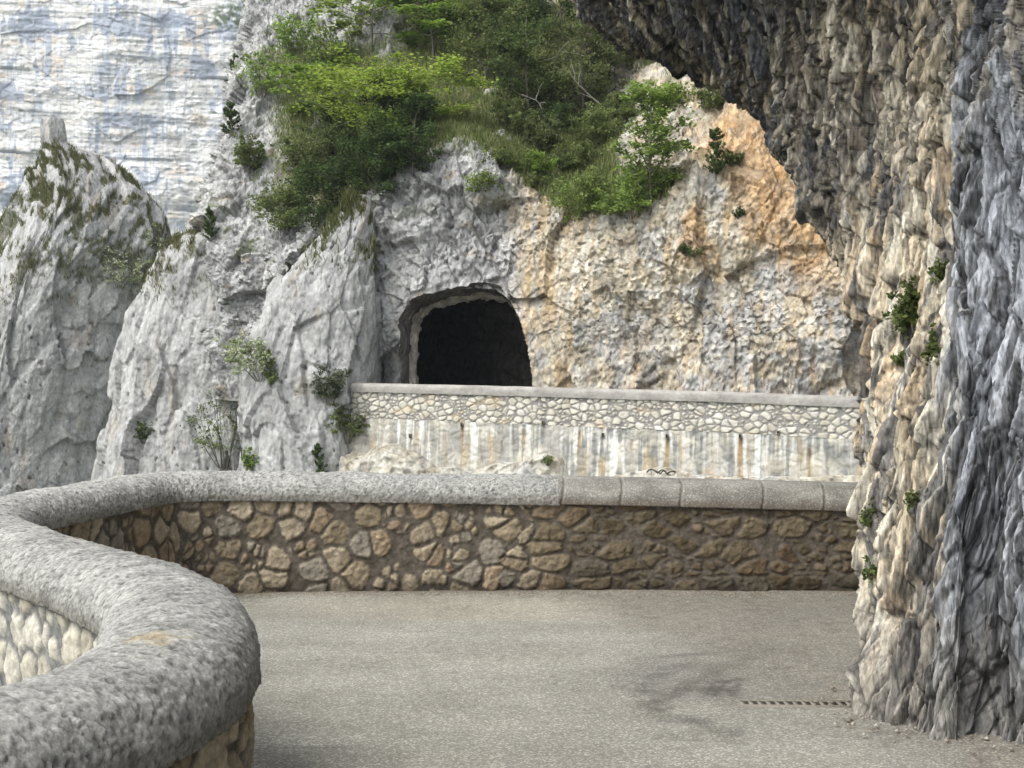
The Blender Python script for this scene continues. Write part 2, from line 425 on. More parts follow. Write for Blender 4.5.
def pale_cliff(sc, mossy, ledge=None):
    def f(U, W, Z, V, Nn, s):
        d1, e1, r1 = facet(U, W, 2.4 * sc, 5.5 * sc, s, 1.0); d2, e2, r2 = facet(U, W, .95 * sc, 2.3 * sc, s + 1, 1.2); d5, e5, r5 = facet(U, W, .40 * sc, .95 * sc, s + 21, 1.2)
        d3, e3, r3 = scallop(U, W, .42 * sc, .72 * sc, s + 2, 1.2); d4, e4, r4 = facet(U, W, .18 * sc, .26 * sc, s + 3, 1.1)
        ril = gn2(U / (.6 * sc) + .6 * gn2(U / sc, W / sc / 3, s + 4), W / (7 * sc), s + 5)
        big = fbm(U / (5 * sc), W / (8 * sc), s + 6)
        pock = sm(fbm(U / (.3 * sc), W / (.5 * sc), s + 15) + .25 * fbm(U / (3 * sc), W / (3 * sc), s + 16), .42, .52)
        d = .75 * d1 + .26 * d2 + .06 * d3 + .085 * d5 + .05 * d4 + .05 * ril + .9 * big - .25 * pock + .14 * fbm(U / sc, W / sc / 1.6, s + 14, 5, .6)
        g1 = fbm(U / (2 * sc), W / (3 * sc), s + 7); g2 = fbm(U / (.5 * sc), W / (2.4 * sc), s + 8); g3 = fbm(U / (.35 * sc), W / (4 * sc), s + 9)
        c = mix((.42, .42, .415), (.53, .53, .52), sm(g1 + .6 * g2, -.35, .35))
        c = mix(c, (.30, .30, .31), .4 * sm(g3 + .4 * g1, .2, .45))
        c = mix(c, (.50, .43, .33), .4 * sm(g2 - g1, .3, .55))
        c = mix(c, (.11, .10, .085), .75 * pock)
        c = mix(c, (.2, .2, .195), .5 * sm(np.abs(gn2(U / (1.6 * sc) + .5 * gn2(U / sc, W / sc, s + 18), W / (7 * sc), s + 17)), .035, .0))
        c = mix(c, (.13, .125, .115), .35 * (1 - sm(e2, 0, .025)) + .2 * (1 - sm(e5, 0, .04)))
        c = .80 * c * (.86 + .28 * r5[..., None])
        gr = mossy(U, W, Z, V, Nn) * sm(.8 * fbm(U / (1.5 * sc), W / (1.5 * sc), s + 11) + .8 * fbm(U / (.4 * sc), W / (.5 * sc), s + 12) - .18 * (d5 + .6 * d2), .02, .14)
        c = mix(c, mix((.07, .085, .03), (.15, .14, .06), sm(g2, -.3, .3)), .92 * gr)
        return d, c, gr
    return f

pin = loft('rock_pinnacle',
    [(119,43,63),(124,41,65),(140,41,67),(144,43,66),(149,43,80),(156,40,98),(166,36,114),(178,32,130),(192,26,145),(208,15,157),(222,5,164),(240,-7,168),(260,-22,168),(300,-44,162),(350,-60,154),(420,-80,146),(520,-100,140),(900,-140,150)],
    78, 9, 500, 1.5, .55, pale_cliff(1.3, lambda U, W, Z, V, N: np.clip(.8 * sm(Z, 10.5, 15) * sm(V[..., 0] + .15 * Z, -29.5, -26.5) + .7 * sm(Z, 5, 10), 0, 1) * sm(Z, 17.6, 16.2)),
    'pointed grey rock pinnacle with grassy ledges before the far white cliff', 'rock pinnacle', power=1.45)
b2 = loft('rock_buttress',
    [(232,205,262),(240,180,275),(252,158,285),(270,148,292),(300,140,300),(350,130,305),(400,124,310),(440,112,315),(500,100,320),(900,70,340)],
    51, 5, 540, 1.5, .42, pale_cliff(.95, lambda U, W, Z, V, N: np.clip(.9 * sm(Z, 6.6, 8) + .5 * sm(Z, 4.5, 7), 0, 1)),
    'smooth pale grey rock buttress between the pinnacle and the nearer spur', 'rock buttress')
b1 = loft('rock_spur',
    [(196,346,372),(212,338,374),(226,326,374),(245,312,374),(262,296,374),(280,278,375),(300,268,376),(340,258,376),(380,247,378),(420,243,380),(470,240,384),(520,234,388),(900,200,400)],
    42.5, 3.6, 580, 1.4, .36, pale_cliff(.8, lambda U, W, Z, V, N: .8 * sm(Z, 5.0, 7.4)),
    'rugged light grey rock spur at the left end of the pale retaining wall', 'rock spur')

# ------------------------------------------------------------- far cliff
def far_cliff():
    Y0 = 520.0
    us = np.r_[np.linspace(-420, -40, 120)[:-1], np.linspace(-40, 290, 380)[:-1], np.linspace(290, 560, 90)]; vs = np.r_[np.linspace(-260, -30, 100)[:-1], np.linspace(-30, 300, 380)[:-1], np.linspace(300, 620, 110)]
    A, B = np.meshgrid(us, vs, indexing='ij')
    X = (A - CX) / F * Y0; Z = EYE + (CY - B) / F * Y0
    dip = Z + .05 * X + 1.6 * fbm(X / 90, Z / 60, 700)
    bed = fbm(X / 260, dip / 9, 701, 5, .6)
    stepz = dip / 21 + .55 * gn2(dip / 31, 0 * dip + X / 900, 741) + .22 * gn2(X / 150, dip / 60, 702)
    fr = stepz - np.floor(stepz)
    lf = .15 + .85 * sm(gn2(X / 70, dip / 30, 742) + .5 * gn2(X / 25, dip / 30, 743), -.15, .3)
    over = sm(fr, 0, .12) * (1 - .8 * fr) * lf                        # overhanging beds
    d1, e1, r1 = facet(X, dip, 17, 13, 703, .9); d2, e2, r2 = facet(X, dip, 6, 4.2, 704, 1.0); d3, e3, r3 = facet(X, dip, 2.4, 1.6, 705, 1.0)
    flute = gn2(X / 4.5 + gn2(X / 20, Z / 40, 707), Z / 55, 706)
    Yv = Y0 + 25 * fbm(X / 130, Z / 200, 708) - .8 * d1 - .35 * d2 - .25 * d3 - .5 * fbm(X / 12, dip / 2.0, 731, 4) - 1.2 * bed - 2.2 * over - .3 * flute + .08 * (Z - 60)
    st = fbm(X / 2.6, dip / 26, 709, 4, .6); st2 = fbm(X / 14, dip / 12, 710); lay = fbm(X / 90, dip / 2.2, 711)
    c = mix((.66, .645, .61), (.80, .795, .775), sm(st2 + .4 * st, -.3, .3))
    c = mix(c, (.66, .53, .39), .7 * sm(fbm(X / 16, dip / 9, 712), .12, .4))
    c = mix(c, (.31, .36, .455), .82 * sm(st + .9 * st2 + 1.1 * fbm(X / 30, dip / 22, 733) - .3 * fr + .12, .06, .36))
    c = mix(c, (.36, .40, .47), .5 * sm(fbm(X / 1.1, dip / 14, 719, 3), .1, .35))
    c = mix(c, (.32, .35, .40), .6 * sm(lay + .3 * st2, .22, .42))
    c = mix(c, (.16, .18, .22), .8 * lf * sm(fr, .08, .02) * sm(gn2(X / 30, dip / 30, 713), -.1, .25))  # shade under the overhanging beds painted dark
    for q_, (hs_, th_) in enumerate(((2.6, .26), (5.5, .30), (11., .33))):
        ln_ = gn2(X / 120 + .2 * gn2(X / 6, dip / 3, 760 + q_), dip / hs_, 750 + q_); c = mix(c, (.25, .28, .34), .75 * sm(np.abs(ln_), .055, .01) * sm(gn2(X / 26, dip / (hs_ * 2), 770 + q_), -.05, .2))  # thin shadow lines along the strata painted in
    dk = sm(fbm(X / 14, dip / 9, 781) + .35 * fbm(X / 3, dip / 14, 782), .34, .46); c = mix(c, (.24, .29, .37), .7 * dk)  # blue-dark patches painted as shaded recesses
    ga = fbm(X / 9, dip / 5, 714); PXf = A
    gm = sm(np.hypot((A - 236) / 1.6, (B - 16) * 1.4), 26, 12) + .8 * sm(ga, .34, .46) * sm(lay, 0, .2)
    c = mix(c, (.10, .13, .07), np.clip(gm, 0, 1) * sm(fbm(X / 3, dip / 3, 715), -.3, .1))
    V = np.stack([X * Yv / Y0, Yv, EYE + (Z - EYE) * Yv / Y0], -1)
    o = mesh_from('far_cliff', V, grid_q(*A.shape), c, M_ROCKF)
    tag(o, 'sheer white and blue grey cliff across the gorge behind the pinnacle', 'cliff', kind='structure')
    remember('far_cliff', V)
far_cliff()

# ------------------------------------------------------------- valley floor
us = np.linspace(-1500, 1500, 90); vs = np.linspace(-600, 2400, 90)
A, B = np.meshgrid(us, vs, indexing='ij')
Z = -75 + 12 * fbm(A / 200, B / 200, 720) + 40 * sm(np.abs(A), 200, 1200)
vf = mesh_from('ground', np.stack([A, B, Z], -1), grid_q(90, 90), mix((.06, .09, .035), (.13, .13, .08), sm(fbm(A / 60, B / 60, 721), -.3, .3)), M_ROCKF)
tag(vf, 'wooded floor of the gorge far below the road', 'ground', kind='structure')

# ================================================================ PARAPET
path = catmull(np.array([(-4.6,-1.2,.86),(-3.5,-.1,.86),(-2.6,.85,.86),(-1.9,1.65,.86),(-1.4,2.3,.865),(-1.16,2.84,.87),(-1.035,3.28,.87),(-1.04,3.66,.872),(-1.19,4.28,.874),(-1.39,4.70,.876),
    (-1.81,5.22,.88),(-2.44,5.95,.885),(-2.96,6.7,.89),(-3.14,7.4,.895),(-3.02,8.1,.905),(-2.86,8.66,.92),(-2.66,9.10,.928),(-2.1,9.30,.925),(-1.0,9.38,.905),(.1,9.42,.885),(1.3,9.42,.86),(2.7,9.36,.83),(4.0,9.1,.82),(5.2,8.6,.82)]), 24)
path, PS = resample(path, .0095)
nP = len(path)
tg = np.gradient(path[:, :2], axis=0); k = np.ones(19) / 19
tg = np.stack([np.convolve(np.pad(tg[:, q], 9, 'edge'), k, 'valid') for q in (0, 1)], 1)
tg /= np.linalg.norm(tg, axis=1, keepdims=True)
side = np.stack([tg[:, 1], -tg[:, 0]], 1)                         # towards the road
s_smooth = PS[np.argmin(np.where(path[:, 1] > 8.5, np.abs(path[:, 0] - .36), 99))]   # rough coping ends here
par = empty('stone_parapet', (0, 9.4, 0)); PO = np.array(par.location)
tag(par, 'winding roadside parapet of brown rubble stone under a rounded concrete coping', 'wall')

def stones(U, W, seed, big, mort, tall, rnd=.64):
    """rubble masonry: returns height, stone id, edge distance"""
    su, sv = big
    a0 = U / su; b0 = W / sv
    a1 = a0 + .16 * gn2(a0 * .9, b0 * .9, seed + 1) + .035 * gn2(a0 * 3.2, b0 * 3.2, seed + 2) + .035 * gn2(a0 * 9, b0 * 9, seed + 12)
    b1 = b0 + .16 * gn2(a0 * .9 + 31, b0 * .9, seed + 3) + .035 * gn2(a0 * 3.2 + 5, b0 * 3.2, seed + 4) + .035 * gn2(a0 * 9 + 7, b0 * 9, seed + 13)
    # split about a third of the stones into smaller ones
    e, r, da, db = worley(a1, b1, seed, .95)
    e2, r2, da2, db2 = worley(a1 * 2.1 + 3.3, b1 * 1.9 + 1.7, seed + 9, .9)
    split = ((r * 613.7) % 1.0) < .26
    e2 = e2 / 2.0 + .03; k_ = np.clip(.5 + .5 * (e2 - e) / .07, 0, 1); e = np.where(split, e2 * (1 - k_) + e * k_ - .07 * k_ * (1 - k_), e); idr = np.where(split, (r + r2) % 1.0, r)
    er = np.where(split, .36 - np.sqrt(da2 * da2 + db2 * db2) / 2, rnd - np.sqrt(da * da + db * db)); k_ = np.clip(.5 + .5 * (er - e) / .16, 0, 1); e = er * (1 - k_) + e * k_ - .16 * k_ * (1 - k_) + .012
    em = e * min(su, sv) / mort
    t = ((idr * 991.3) % 1.0) * 6.28
    return em, idr, np.cos(t) * np.where(split, da2 * .5, da) + np.sin(t) * np.where(split, db2 * .5, db)

def masonry(sideflag, z0, nz):
    hw = .22
    zt = path[:, 2] - .12
    t = np.linspace(0, 1, nz)
    Zg = z0 + (zt - z0)[:, None] * t[None]
    Ug = np.repeat(PS[:, None], nz, 1)
    em, idr, tl = stones(Ug, Zg, 800 if sideflag > 0 else 850, (.20, .205), .021, True)
    # flatter courses on the right part of the road face
    if sideflag > 0:
        em2, idr2, tl2 = stones(Ug, Zg, 830, (.25, .135), .015, False, .74)
        w = PS[:, None] + .22 * gn2(Zg / .16, Zg * 0 + 3.3, 839) > s_smooth - .35
        bl = w
        em = np.where(bl, em2, em); idr = np.where(bl, idr2, idr); tl = np.where(bl, tl2, tl)
    h = sm(em, .45, 1.35)
    fine = fbm(Ug / .06, Zg / .06, 811) ; fine2 = fbm(Ug / .018, Zg / .018, 812, 3)
    dome = np.clip(em / 6, 0, 1)
    f3, e3, r3 = facet(Ug, Zg, .05, .05, 813, 1.0)
    disp = h * (.014 + .010 * (idr - .5) + .014 * tl + .003 * dome + .010 * fine + .007 * f3) + .005 * fine2 + (1 - h) * .006 * fine
    hue = (idr * 57.3) % 1.0
    if sideflag > 0:
        sc = mix((.26, .21, .14), (.40, .34, .25), hue); sc = mix(sc, (.24, .165, .10), .6 * (hue > .88)); sc = mix(sc, (.235, .215, .18), .8 * ((hue > .3) & (hue < .42)))
        mo_ = mix((.095, .08, .062), (.14, .12, .098), sm(fine, -.3, .3))
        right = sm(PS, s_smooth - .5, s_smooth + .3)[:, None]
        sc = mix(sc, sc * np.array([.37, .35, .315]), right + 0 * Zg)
        low_dark = sm(Zg + .10 * fbm(Ug / .3, Zg / .2, 815), .14, .02)  # stones and mortar darker towards the wall foot
        sc = mix(sc, sc * .55, low_dark); mo_ = mix(mo_, mo_ * .5, low_dark)
    else:
        sc = mix((.48, .44, .35), (.58, .56, .50), hue); sc = mix(sc, (.52, .42, .27), .7 * (hue > .82))
        mo_ = mix((.17, .17, .165), (.25, .245, .235), sm(fine, -.3, .3))
    c = mix(mo_, sc * (.85 + .3 * sm(fine, -.4, .4))[..., None] * (.88 + .24 * idr[..., None]), sm(em, .5, 1.1))
    off = sideflag * (hw + disp + (0 if sideflag > 0 else (.25 * np.clip(.2 - Zg, 0, 9))))
    X = path[:, 0][:, None] + side[:, 0][:, None] * off; Y = path[:, 1][:, None] + side[:, 1][:, None] * off
    return np.stack([X, Y, Zg], -1), c
a = Acc()
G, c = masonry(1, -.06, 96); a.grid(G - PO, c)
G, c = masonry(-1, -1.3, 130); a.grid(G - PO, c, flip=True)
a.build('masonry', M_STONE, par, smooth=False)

def coping(sel, smooth_part):
    P = path[sel]; S = side[sel]; s = PS[sel]; n = len(P)
    m = 64
    ph = np.linspace(-.05, 1.05, m) * np.pi                      # 0 = road side, pi = valley side
    cx, sz = np.cos(ph), np.sin(ph)
    hw, hh = (.26, .178) if not smooth_part else (.26, .170)
    xo = hw * np.sign(cx) * np.abs(cx) ** .82; zo = hh * np.sign(sz) * np.abs(sz) ** .92
    U = np.repeat(s[:, None], m, 1); W = np.repeat((ph * .26)[None], n, 0)
    if not smooth_part:
        # trowelled lumps, drawn out across the coping
        r1 = fbm(U / .45, W / .5, 901); r2 = fbm(U / .05 + W * 9, W / .13, 902, 3); r3 = fbm(U / .016, W / .022, 903, 2)
        chip, e, r = facet(U + .5 * W, W, .035, .06, 904, 1.0)
        d = .016 * r1 + .008 * r2 + .006 * r3 + .0035 * chip + .004 * fbm(U / .007, W / .009, 909, 2)
        pit = sm(gn2(U / .045, W / .03, 905), .38, .6)
        d -= .004 * pit
        c = mix((.34, .337, .32), (.47, .465, .44), sm(.5 * r1 + .9 * r2 + .5 * r3, -.35, .35))
        c = mix(c, (.45, .445, .425), .6 * sm(fbm(U / .12, W / .07, 906), .12, .35))
        c = mix(c, (.12, .118, .108), .7 * sm(fbm(U / .05, W / .045, 907, 5, .7), .12, .3))
        c = mix(c, (.10, .098, .09), .6 * sm(-r3 - .3 * chip, .25, .5))
        c = mix(c, (.14, .13, .115), .4 * pit)
        ckc = np.abs(gn2(U / .5 + .6 * gn2(U / .12, W / .1, 921), W / .9, 920)); c = mix(c, (.10, .095, .085), .55 * sm(ckc, .022, .004) * sm(gn2(U / .4, W / .3, 922), -.05, .2))
        c = mix(c, (.56, .55, .50), .6 * sm(fbm(U / .035, W / .035, 923, 3), .3, .42) * sm(gn2(U / .3, W / .2, 924), -.1, .3))
        li = np.hypot(U - s_lich, (W - .42) * 1.6)
        c = mix(c, (.40, .31, .16), .65 * sm(li + .12 * fbm(U / .05, W / .05, 908), .13, .02) )
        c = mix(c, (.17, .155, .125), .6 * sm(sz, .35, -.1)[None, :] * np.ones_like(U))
    else:
        d = .003 * fbm(U / .03, W / .03, 911)
        c = mix((.205, .195, .175), (.28, .27, .245), sm(fbm(U / .3, W / .2, 912), -.3, .3))
        js = [s_smooth + q for q in (.02, .47, .93, 1.56, 2.03, 2.75, 3.4)]
        for q, j in enumerate(js):
            x = np.abs(U - j - .02 * np.sin(W * 6) - .01 * fbm(W / .1, W * 0 + j, 913))
            d -= .012 * sm(x, .012, .003); c = mix(c, (.16, .14, .12), .8 * sm(x, .012, .004))
            c = c * (1 + .10 * ((hsh(np.array([q]), np.array([3]), 5)[0]) - .5) * (U > j)[..., None])
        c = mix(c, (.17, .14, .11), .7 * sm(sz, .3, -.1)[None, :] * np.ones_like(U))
    nx = cx; nz = sz
    X = (xo + nx * d); Z = P[:, 2][:, None] - hh + (zo + nz * d)
    # underside tucked in to the wall
    G = np.stack([P[:, 0][:, None] + S[:, 0][:, None] * X, P[:, 1][:, None] + S[:, 1][:, None] * X, Z], -1)
    tuck = lambda o: np.stack([P[:, 0] + S[:, 0] * o, P[:, 1] + S[:, 1] * o, P[:, 2] - hh - .035], -1)[:, None]
    G = np.concatenate([tuck(.15), G, tuck(-.15)], 1); c = np.concatenate([c[:, :1], c, c[:, -1:]], 1)
    return G, c
s_lich = PS[np.argmin(np.hypot(path[:, 0] + .97, path[:, 1] - 3.45))]
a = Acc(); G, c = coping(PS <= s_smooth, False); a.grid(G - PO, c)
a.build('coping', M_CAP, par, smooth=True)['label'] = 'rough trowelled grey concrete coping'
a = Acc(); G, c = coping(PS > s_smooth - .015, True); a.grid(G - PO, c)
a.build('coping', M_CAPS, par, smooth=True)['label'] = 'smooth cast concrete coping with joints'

# ================================================================== ROAD
xs = np.arange(-4.6, 5.6, .03); ys = np.arange(-3, 10.2, .03)
A, B = np.meshgrid(xs, ys, indexing='ij')
pl = [tuple(p) for p in path[::12, :2]] + [(5.6, 8.4), (5.6, -3), (-4.6, -3)]
ins = inpoly(A, B, pl)
pw = path[::6, :2] + .205 * side[::6]
dw = np.full(A.shape, 9.)
for p in pw: dw = np.minimum(dw, np.hypot(A - p[0], B - p[1]))
Z = .012 * fbm(A / 1.5, B / 1.5, 950) + .004 * fbm(A / .2, B / .2, 951)
Z = Z * sm(np.hypot(np.clip(np.abs(A - 1.48) - .4, 0, 9), B - 6.0), .1, .5)
c = mix((.248, .24, .208), (.30, .29, .253), sm(fbm(A / 1.2, B / .5, 952), -.35, .35))
c = mix(c, (.29, .265, .22), .35 * sm(fbm(A / 1.8, B / .9, 953), .0, .35))
c = mix(c, (.33, .295, .235), .5 * sm(np.hypot((A + .3) / 1.6, (B - 8.6) / .6), 1.2, .2))
# dark damp patch and tyre scuffs near the drain
wr = .25 * fbm(A / .5, B / .5, 954)
pa = sm(np.hypot((A - 1.10) / .60, (B - 6.45 + .25 * (A - 1.1)) / .55) + wr, 1.15, .72)
c = mix(c, (.15, .142, .13), .55 * pa)
for cs_, cw in ((961, .006), (962, .004)):
    ck = np.abs(gn2(A / 1.7 + .3 * gn2(A / .3, B / .3, cs_ + 5), B / 1.1, cs_)); c = mix(c, (.13, .125, .115), .45 * sm(ck, cw * 3, cw) * sm(gn2(A / .8, B / .8, cs_ + 9), -.1, .2))
tyre = sm(np.abs(np.hypot(A - 5.2, B - 4.5) - 5.0 + .1 * wr), .35, .1) + sm(np.abs(np.hypot(A - 5.2, B - 4.5) - 3.5 + .1 * wr), .3, .1)
c = mix(c, (.215, .207, .19), .35 * tyre)
arc = np.abs(np.hypot((A - 1.65) / 1.0, (B - 6.2) / .95) - .95 + .3 * wr)
c = mix(c, (.085, .082, .075), .6 * sm(fbm(A / .25, B / .15, 963), -.25, .2) * sm(arc + .10 * fbm(A / .1, B / .1, 958), .12, .0) * sm(A, 1.25, .85) * sm(B, 5.0, 5.5))
arc2 = np.abs(B - (7.25 - .35 * (1.5 - A)) + .2 * wr)
c = mix(c, (.10, .095, .09), .6 * sm(arc2, .07, .0) * sm(A, .6, 1.0) * sm(A, 1.7, 1.3))
for q in (0, .07, .15):
    ln = np.abs((A - (1.0 + q)) - .35 * (B - 6.2))
    c = mix(c, (.07, .066, .06), .6 * sm(ln, .022, .004) * sm(np.abs(B - 6.35), .25, .12))
def rp(px, py):
    y = F * EYE / (py - CY); return ((px - CX) / F * y, y)
def streak(c, pts, w, k, col):
    pts = [rp(*p) for p in pts]; d = np.full(A.shape, 9.)
    for (x0, y0), (x1, y1) in zip(pts[:-1], pts[1:]):
        t = np.clip(((A - x0) * (x1 - x0) + (B - y0) * (y1 - y0)) / ((x1 - x0) ** 2 + (y1 - y0) ** 2), 0, 1)
        d = np.minimum(d, np.hypot(A - x0 - t * (x1 - x0), (B - y0 - t * (y1 - y0)) * .6))
    return mix(c, col, k * sm(d + .05 * fbm(A / .12, B / .12, 964) + .04 * fbm(A / .03, B / .05, 965), w, w * .1))
c = streak(c, [(800,648),(762,654),(725,666),(698,681),(672,694),(646,706)], .09, .5, (.075, .07, .062))
c = streak(c, [(646,706),(655,716),(690,722),(730,736)], .11, .4, (.10, .095, .085))
c = streak(c, [(690,688),(705,690),(735,694)], .10, .5, (.10, .095, .085))
c = streak(c, [(738,676),(729,693)], .03, .8, (.06, .055, .05)); c = streak(c, [(724,680),(712,694)], .035, .7, (.06, .055, .05))
c = streak(c, [(612,685),(650,691),(700,690)], .03, .5, (.12, .115, .10))
ed = sm(dw + .05 * fbm(A / .15, B / .15, 955), .16, .02)
c = mix(c, (.13, .105, .075), .75 * ed); Z = Z + .02 * ed
pd = sm(A + .35 * (B - 5) + .25 * fbm(A / .4, B / .4, 956), 1.5, 2.2)  # grit washed off the rock foot
c = mix(c, (.205, .188, .16), .7 * pd); c = mix(c, (.15, .13, .105), .5 * pd * sm(fbm(A / .12, B / .08, 957), .05, .3))
kf = ins[:-1, :-1] | ins[1:, 1:] | ins[1:, :-1] | ins[:-1, 1:]
rd = mesh_from('road', np.stack([A, B, Z], -1), grid_q(*A.shape, keep=kf), c, M_ROAD, smooth=True)
tag(rd, 'worn grey road surface with pale grit inside the parapet bend', 'road', kind='structure')
# rock shelf that carries the road
po = path[::10]; so = side[::10]
lv = np.array([-.35, -1.2, -3, -7, -16, -34, -76.]); of = np.array([-.02, -.4, -.7, -1.6, -3.5, -8, -22.])
G = np.stack([np.stack([po[:, 0] + so[:, 0] * (o - .1), po[:, 1] + so[:, 1] * (o - .1), np.full(len(po), z)], -1) for z, o in zip(lv, of)], 1)
G = np.swapaxes(catmull(np.swapaxes(G, 0, 1), 10), 0, 1)
Ug = np.repeat(PS[::10][:, None], G.shape[1], 1); dd, ee, rr = facet(Ug, G[..., 2], .8, 1.2, 960)
G = G + np.stack([-so[:, 0][:, None] * (.2 * dd), -so[:, 1][:, None] * (.2 * dd), 0 * dd], -1)
sh = mesh_from('road_shelf', G, grid_q(*G.shape[:2]), mix((.36, .35, .33), (.5, .49, .46), rr), M_ROCK)
tag(sh, 'rock shelf carrying the road above the gorge', 'rock', kind='structure')

# =========================================================== ROCK OVERHANG
rim = np.array([at(p[0] - (16 if p[1] < 40 else 4) + (7 if 200 < p[1] < 610 else 0) + (10 if p[1] > 600 else 0), p[1] - (3 if p[1] < 200 else 0), p[2]) for p in [(856,740,5.72),(860,690,5.85),(864,640,5.95),(867,590,6.05),(868,530,6.2),(867,480,6.4),(862,420,6.65),(857,350,7.0),(846,290,7.4),(829,240,7.8),(805,190,8.2),
    (790,158,8.5),(764,124,8.8),(735,100,9.1),(700,82,9.4),(660,66,9.7),(634,56,9.9),(612,32,10.1),(594,14,10.2),(578,-15,10.3),(562,-60,10.4),(548,-120,10.4),(540,-200,10.4),(536,-300,10.4)]])
mid = np.array([(2.32,5.1,-.12),(2.32,5.1,.10),(2.32,5.12,.4),(2.34,5.15,.75),(2.36,5.2,1.1),(2.38,5.25,1.45),(2.42,5.3,1.85),(2.46,5.4,2.3),(2.5,5.5,2.75),(2.52,5.65,3.1),(2.5,5.8,3.45),
    (2.42,5.9,3.75),(2.25,6.0,4.05),(2.0,6.05,4.3),(1.65,6.1,4.5),(1.25,6.1,4.65),(.9,6.1,4.75),(.6,6.1,4.8),(.35,6.1,4.85),(.1,6.1,4.9),(-.3,6.1,5.0),(-.8,6.1,5.15),(-1.4,6.1,5.35),(-1.9,6.1,5.7)])
nr_ = np.array([(3.5,2.4,-.15),(3.5,2.4,.1),(3.5,2.4,.45),(3.5,2.4,.85),(3.5,2.4,1.25),(3.5,2.4,1.65),(3.5,2.4,2.1),(3.48,2.4,2.6),(3.4,2.4,3.05),(3.25,2.4,3.45),(3.0,2.4,3.8),
    (2.7,2.4,4.05),(2.4,2.4,4.3),(2.1,2.4,4.5),(1.75,2.4,4.65),(1.35,2.4,4.75),(.95,2.4,4.85),(.6,2.4,4.9),(.2,2.4,4.95),(-.1,2.4,5.0),(-.5,2.4,5.1),(-1.0,2.4,5.25),(-1.5,2.4,5.4),(-2.0,2.4,5.7)])
mid[16:] = [(.95,6.1,4.8),(.8,6.1,4.95),(.72,6.1,5.15),(.66,6.1,5.4),(.62,6.1,5.7),(.6,6.1,6.1),(.6,6.1,6.6),(.6,6.1,7.3)]
nr_[14:] = [(1.9,2.4,4.7),(1.75,2.4,4.85),(1.65,2.4,5.0),(1.58,2.4,5.2),(1.52,2.4,5.4),(1.48,2.4,5.65),(1.45,2.4,5.95),(1.43,2.4,6.3),(1.42,2.4,6.8),(1.42,2.4,7.5)]
bk = nr_ + np.array([1.6, -6.5, 0])
kk = len(rim); fr_ = np.linspace(0, 1, kk)[:, None]
o1 = rim + np.array([.25, .9, 0]) * (1 - fr_) + np.array([.35, .7, .55]) * fr_
o2 = rim + np.array([1.6, 3.0, 0]) * (1 - fr_) + np.array([1.8, 2.2, 2.2]) * fr_
o3 = rim + np.array([5.5, 5.5, 0]) * (1 - fr_) + np.array([4.0, 3.0, 7]) * fr_
m25 = (rim * .52 + mid * .48) + np.array([-.06, -.1, 0.0])
ctl = np.stack([o3, o2, o1, rim, m25, mid, nr_, bk])              # s knots x t
ns = [8, 24, 120, 230, 230, 260, 24]
G = catmull(ctl, ns)
nt = [40, 46, 46, 46, 52, 52, 60, 66, 66, 64, 64, 54, 56, 54, 54, 54, 44, 42, 34, 30, 24, 16, 12]
G = np.swapaxes(catmull(np.swapaxes(G, 0, 1), nt), 0, 1)          # s x t x 3
sv_ = np.concatenate([q + np.arange(n) / n for q, n in enumerate(ns)] + [[7.0]])
tv_ = np.concatenate([q + np.arange(n) / n for q, n in enumerate(nt)] + [[23.0]])
SK, TK = np.meshgrid(sv_, tv_, indexing='ij')
i_r = sum(ns[:3])
tl = np.r_[0, np.cumsum(np.linalg.norm(np.diff(G[i_r + 60], axis=0), axis=1))]
Tl = np.repeat(tl[None], G.shape[0], 0)
sl = np.concatenate([np.zeros((1, G.shape[1])), np.cumsum(np.linalg.norm(np.diff(G, axis=0), axis=2), axis=0)])
Sl = sl - sl[i_r][None]                                           # metres from the rim towards the camera
Nn = normals(G)
ic = (i_r + 300, 250)
if Nn[ic][0] > 0: Nn = -Nn
rimd = Sl                                                          # metres from the rim
Sl = .66 * (G[..., 0] - 1.7) - .75 * (G[..., 1] - 5.8)            # along the wall, towards the viewer
Tl = G[..., 2] - .55 * (.75 * (G[..., 0] - 1.7) + .66 * (G[..., 1] - 5.8)) + 20
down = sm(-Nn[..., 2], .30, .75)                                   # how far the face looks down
Tq = Tl + .15 * Sl
wv = Sl + .03 * gn2(Tl / .8, Sl / .3, 1040)
d7, e7, r7 = facet(Tq, Sl, .36, .085, 1013, 1.2, step=.35)
d1, e1, r1 = scallop(Tq, Sl, 1.3, .34, 1001, 1.1); d2, e2, r2 = facet(Tq, wv, .62, .105, 1002, 1.2, bias=(-.45, 0), step=.3)
d3, e3, r3 = facet(Tq, wv, .27, .050, 1003, 1.2, bias=(-.5, 0), step=.3); d4, e4, r4 = facet(Tq, wv, .10, .022, 1004, 1.2)
d6, e6, r6 = scallop(Tq, Sl, .40, .12, 1012, 1.2, .9, .8, bias=(-.6, 0))
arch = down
lin = lambda e, w: np.clip(e / w, 0, 1)
d2 = d2 * lin(e2, .03); d3 = d3 * lin(e3, .06); d7 = d7 * lin(e7, .035); d4 = d4 * lin(e4, .15)
gq = np.abs(gn2(wv / .17, Tl / 1.5, 1050)); groove = (1 - sm(gq, 0, .11)) * sm(G[..., 2], .4, 1.1)
gq2 = np.abs(gn2(wv / .065, Tl / .7, 1051)); groove2 = (1 - sm(gq2, 0, .14)) * sm(gn2(Sl / .2, Tl / .8, 1052), -.25, .15)
rib = gn2(wv / .13, Tl / 2.2, 1005) + .6 * gn2(wv / .28, Tl / 3.5, 1006)
big = fbm(Tl / 1.6, Sl / 1.1, 1009)
nr = 1 - .8 * sm(np.abs(rimd), .6, .05); up = sm(G[..., 2], 2.2, 3.2)
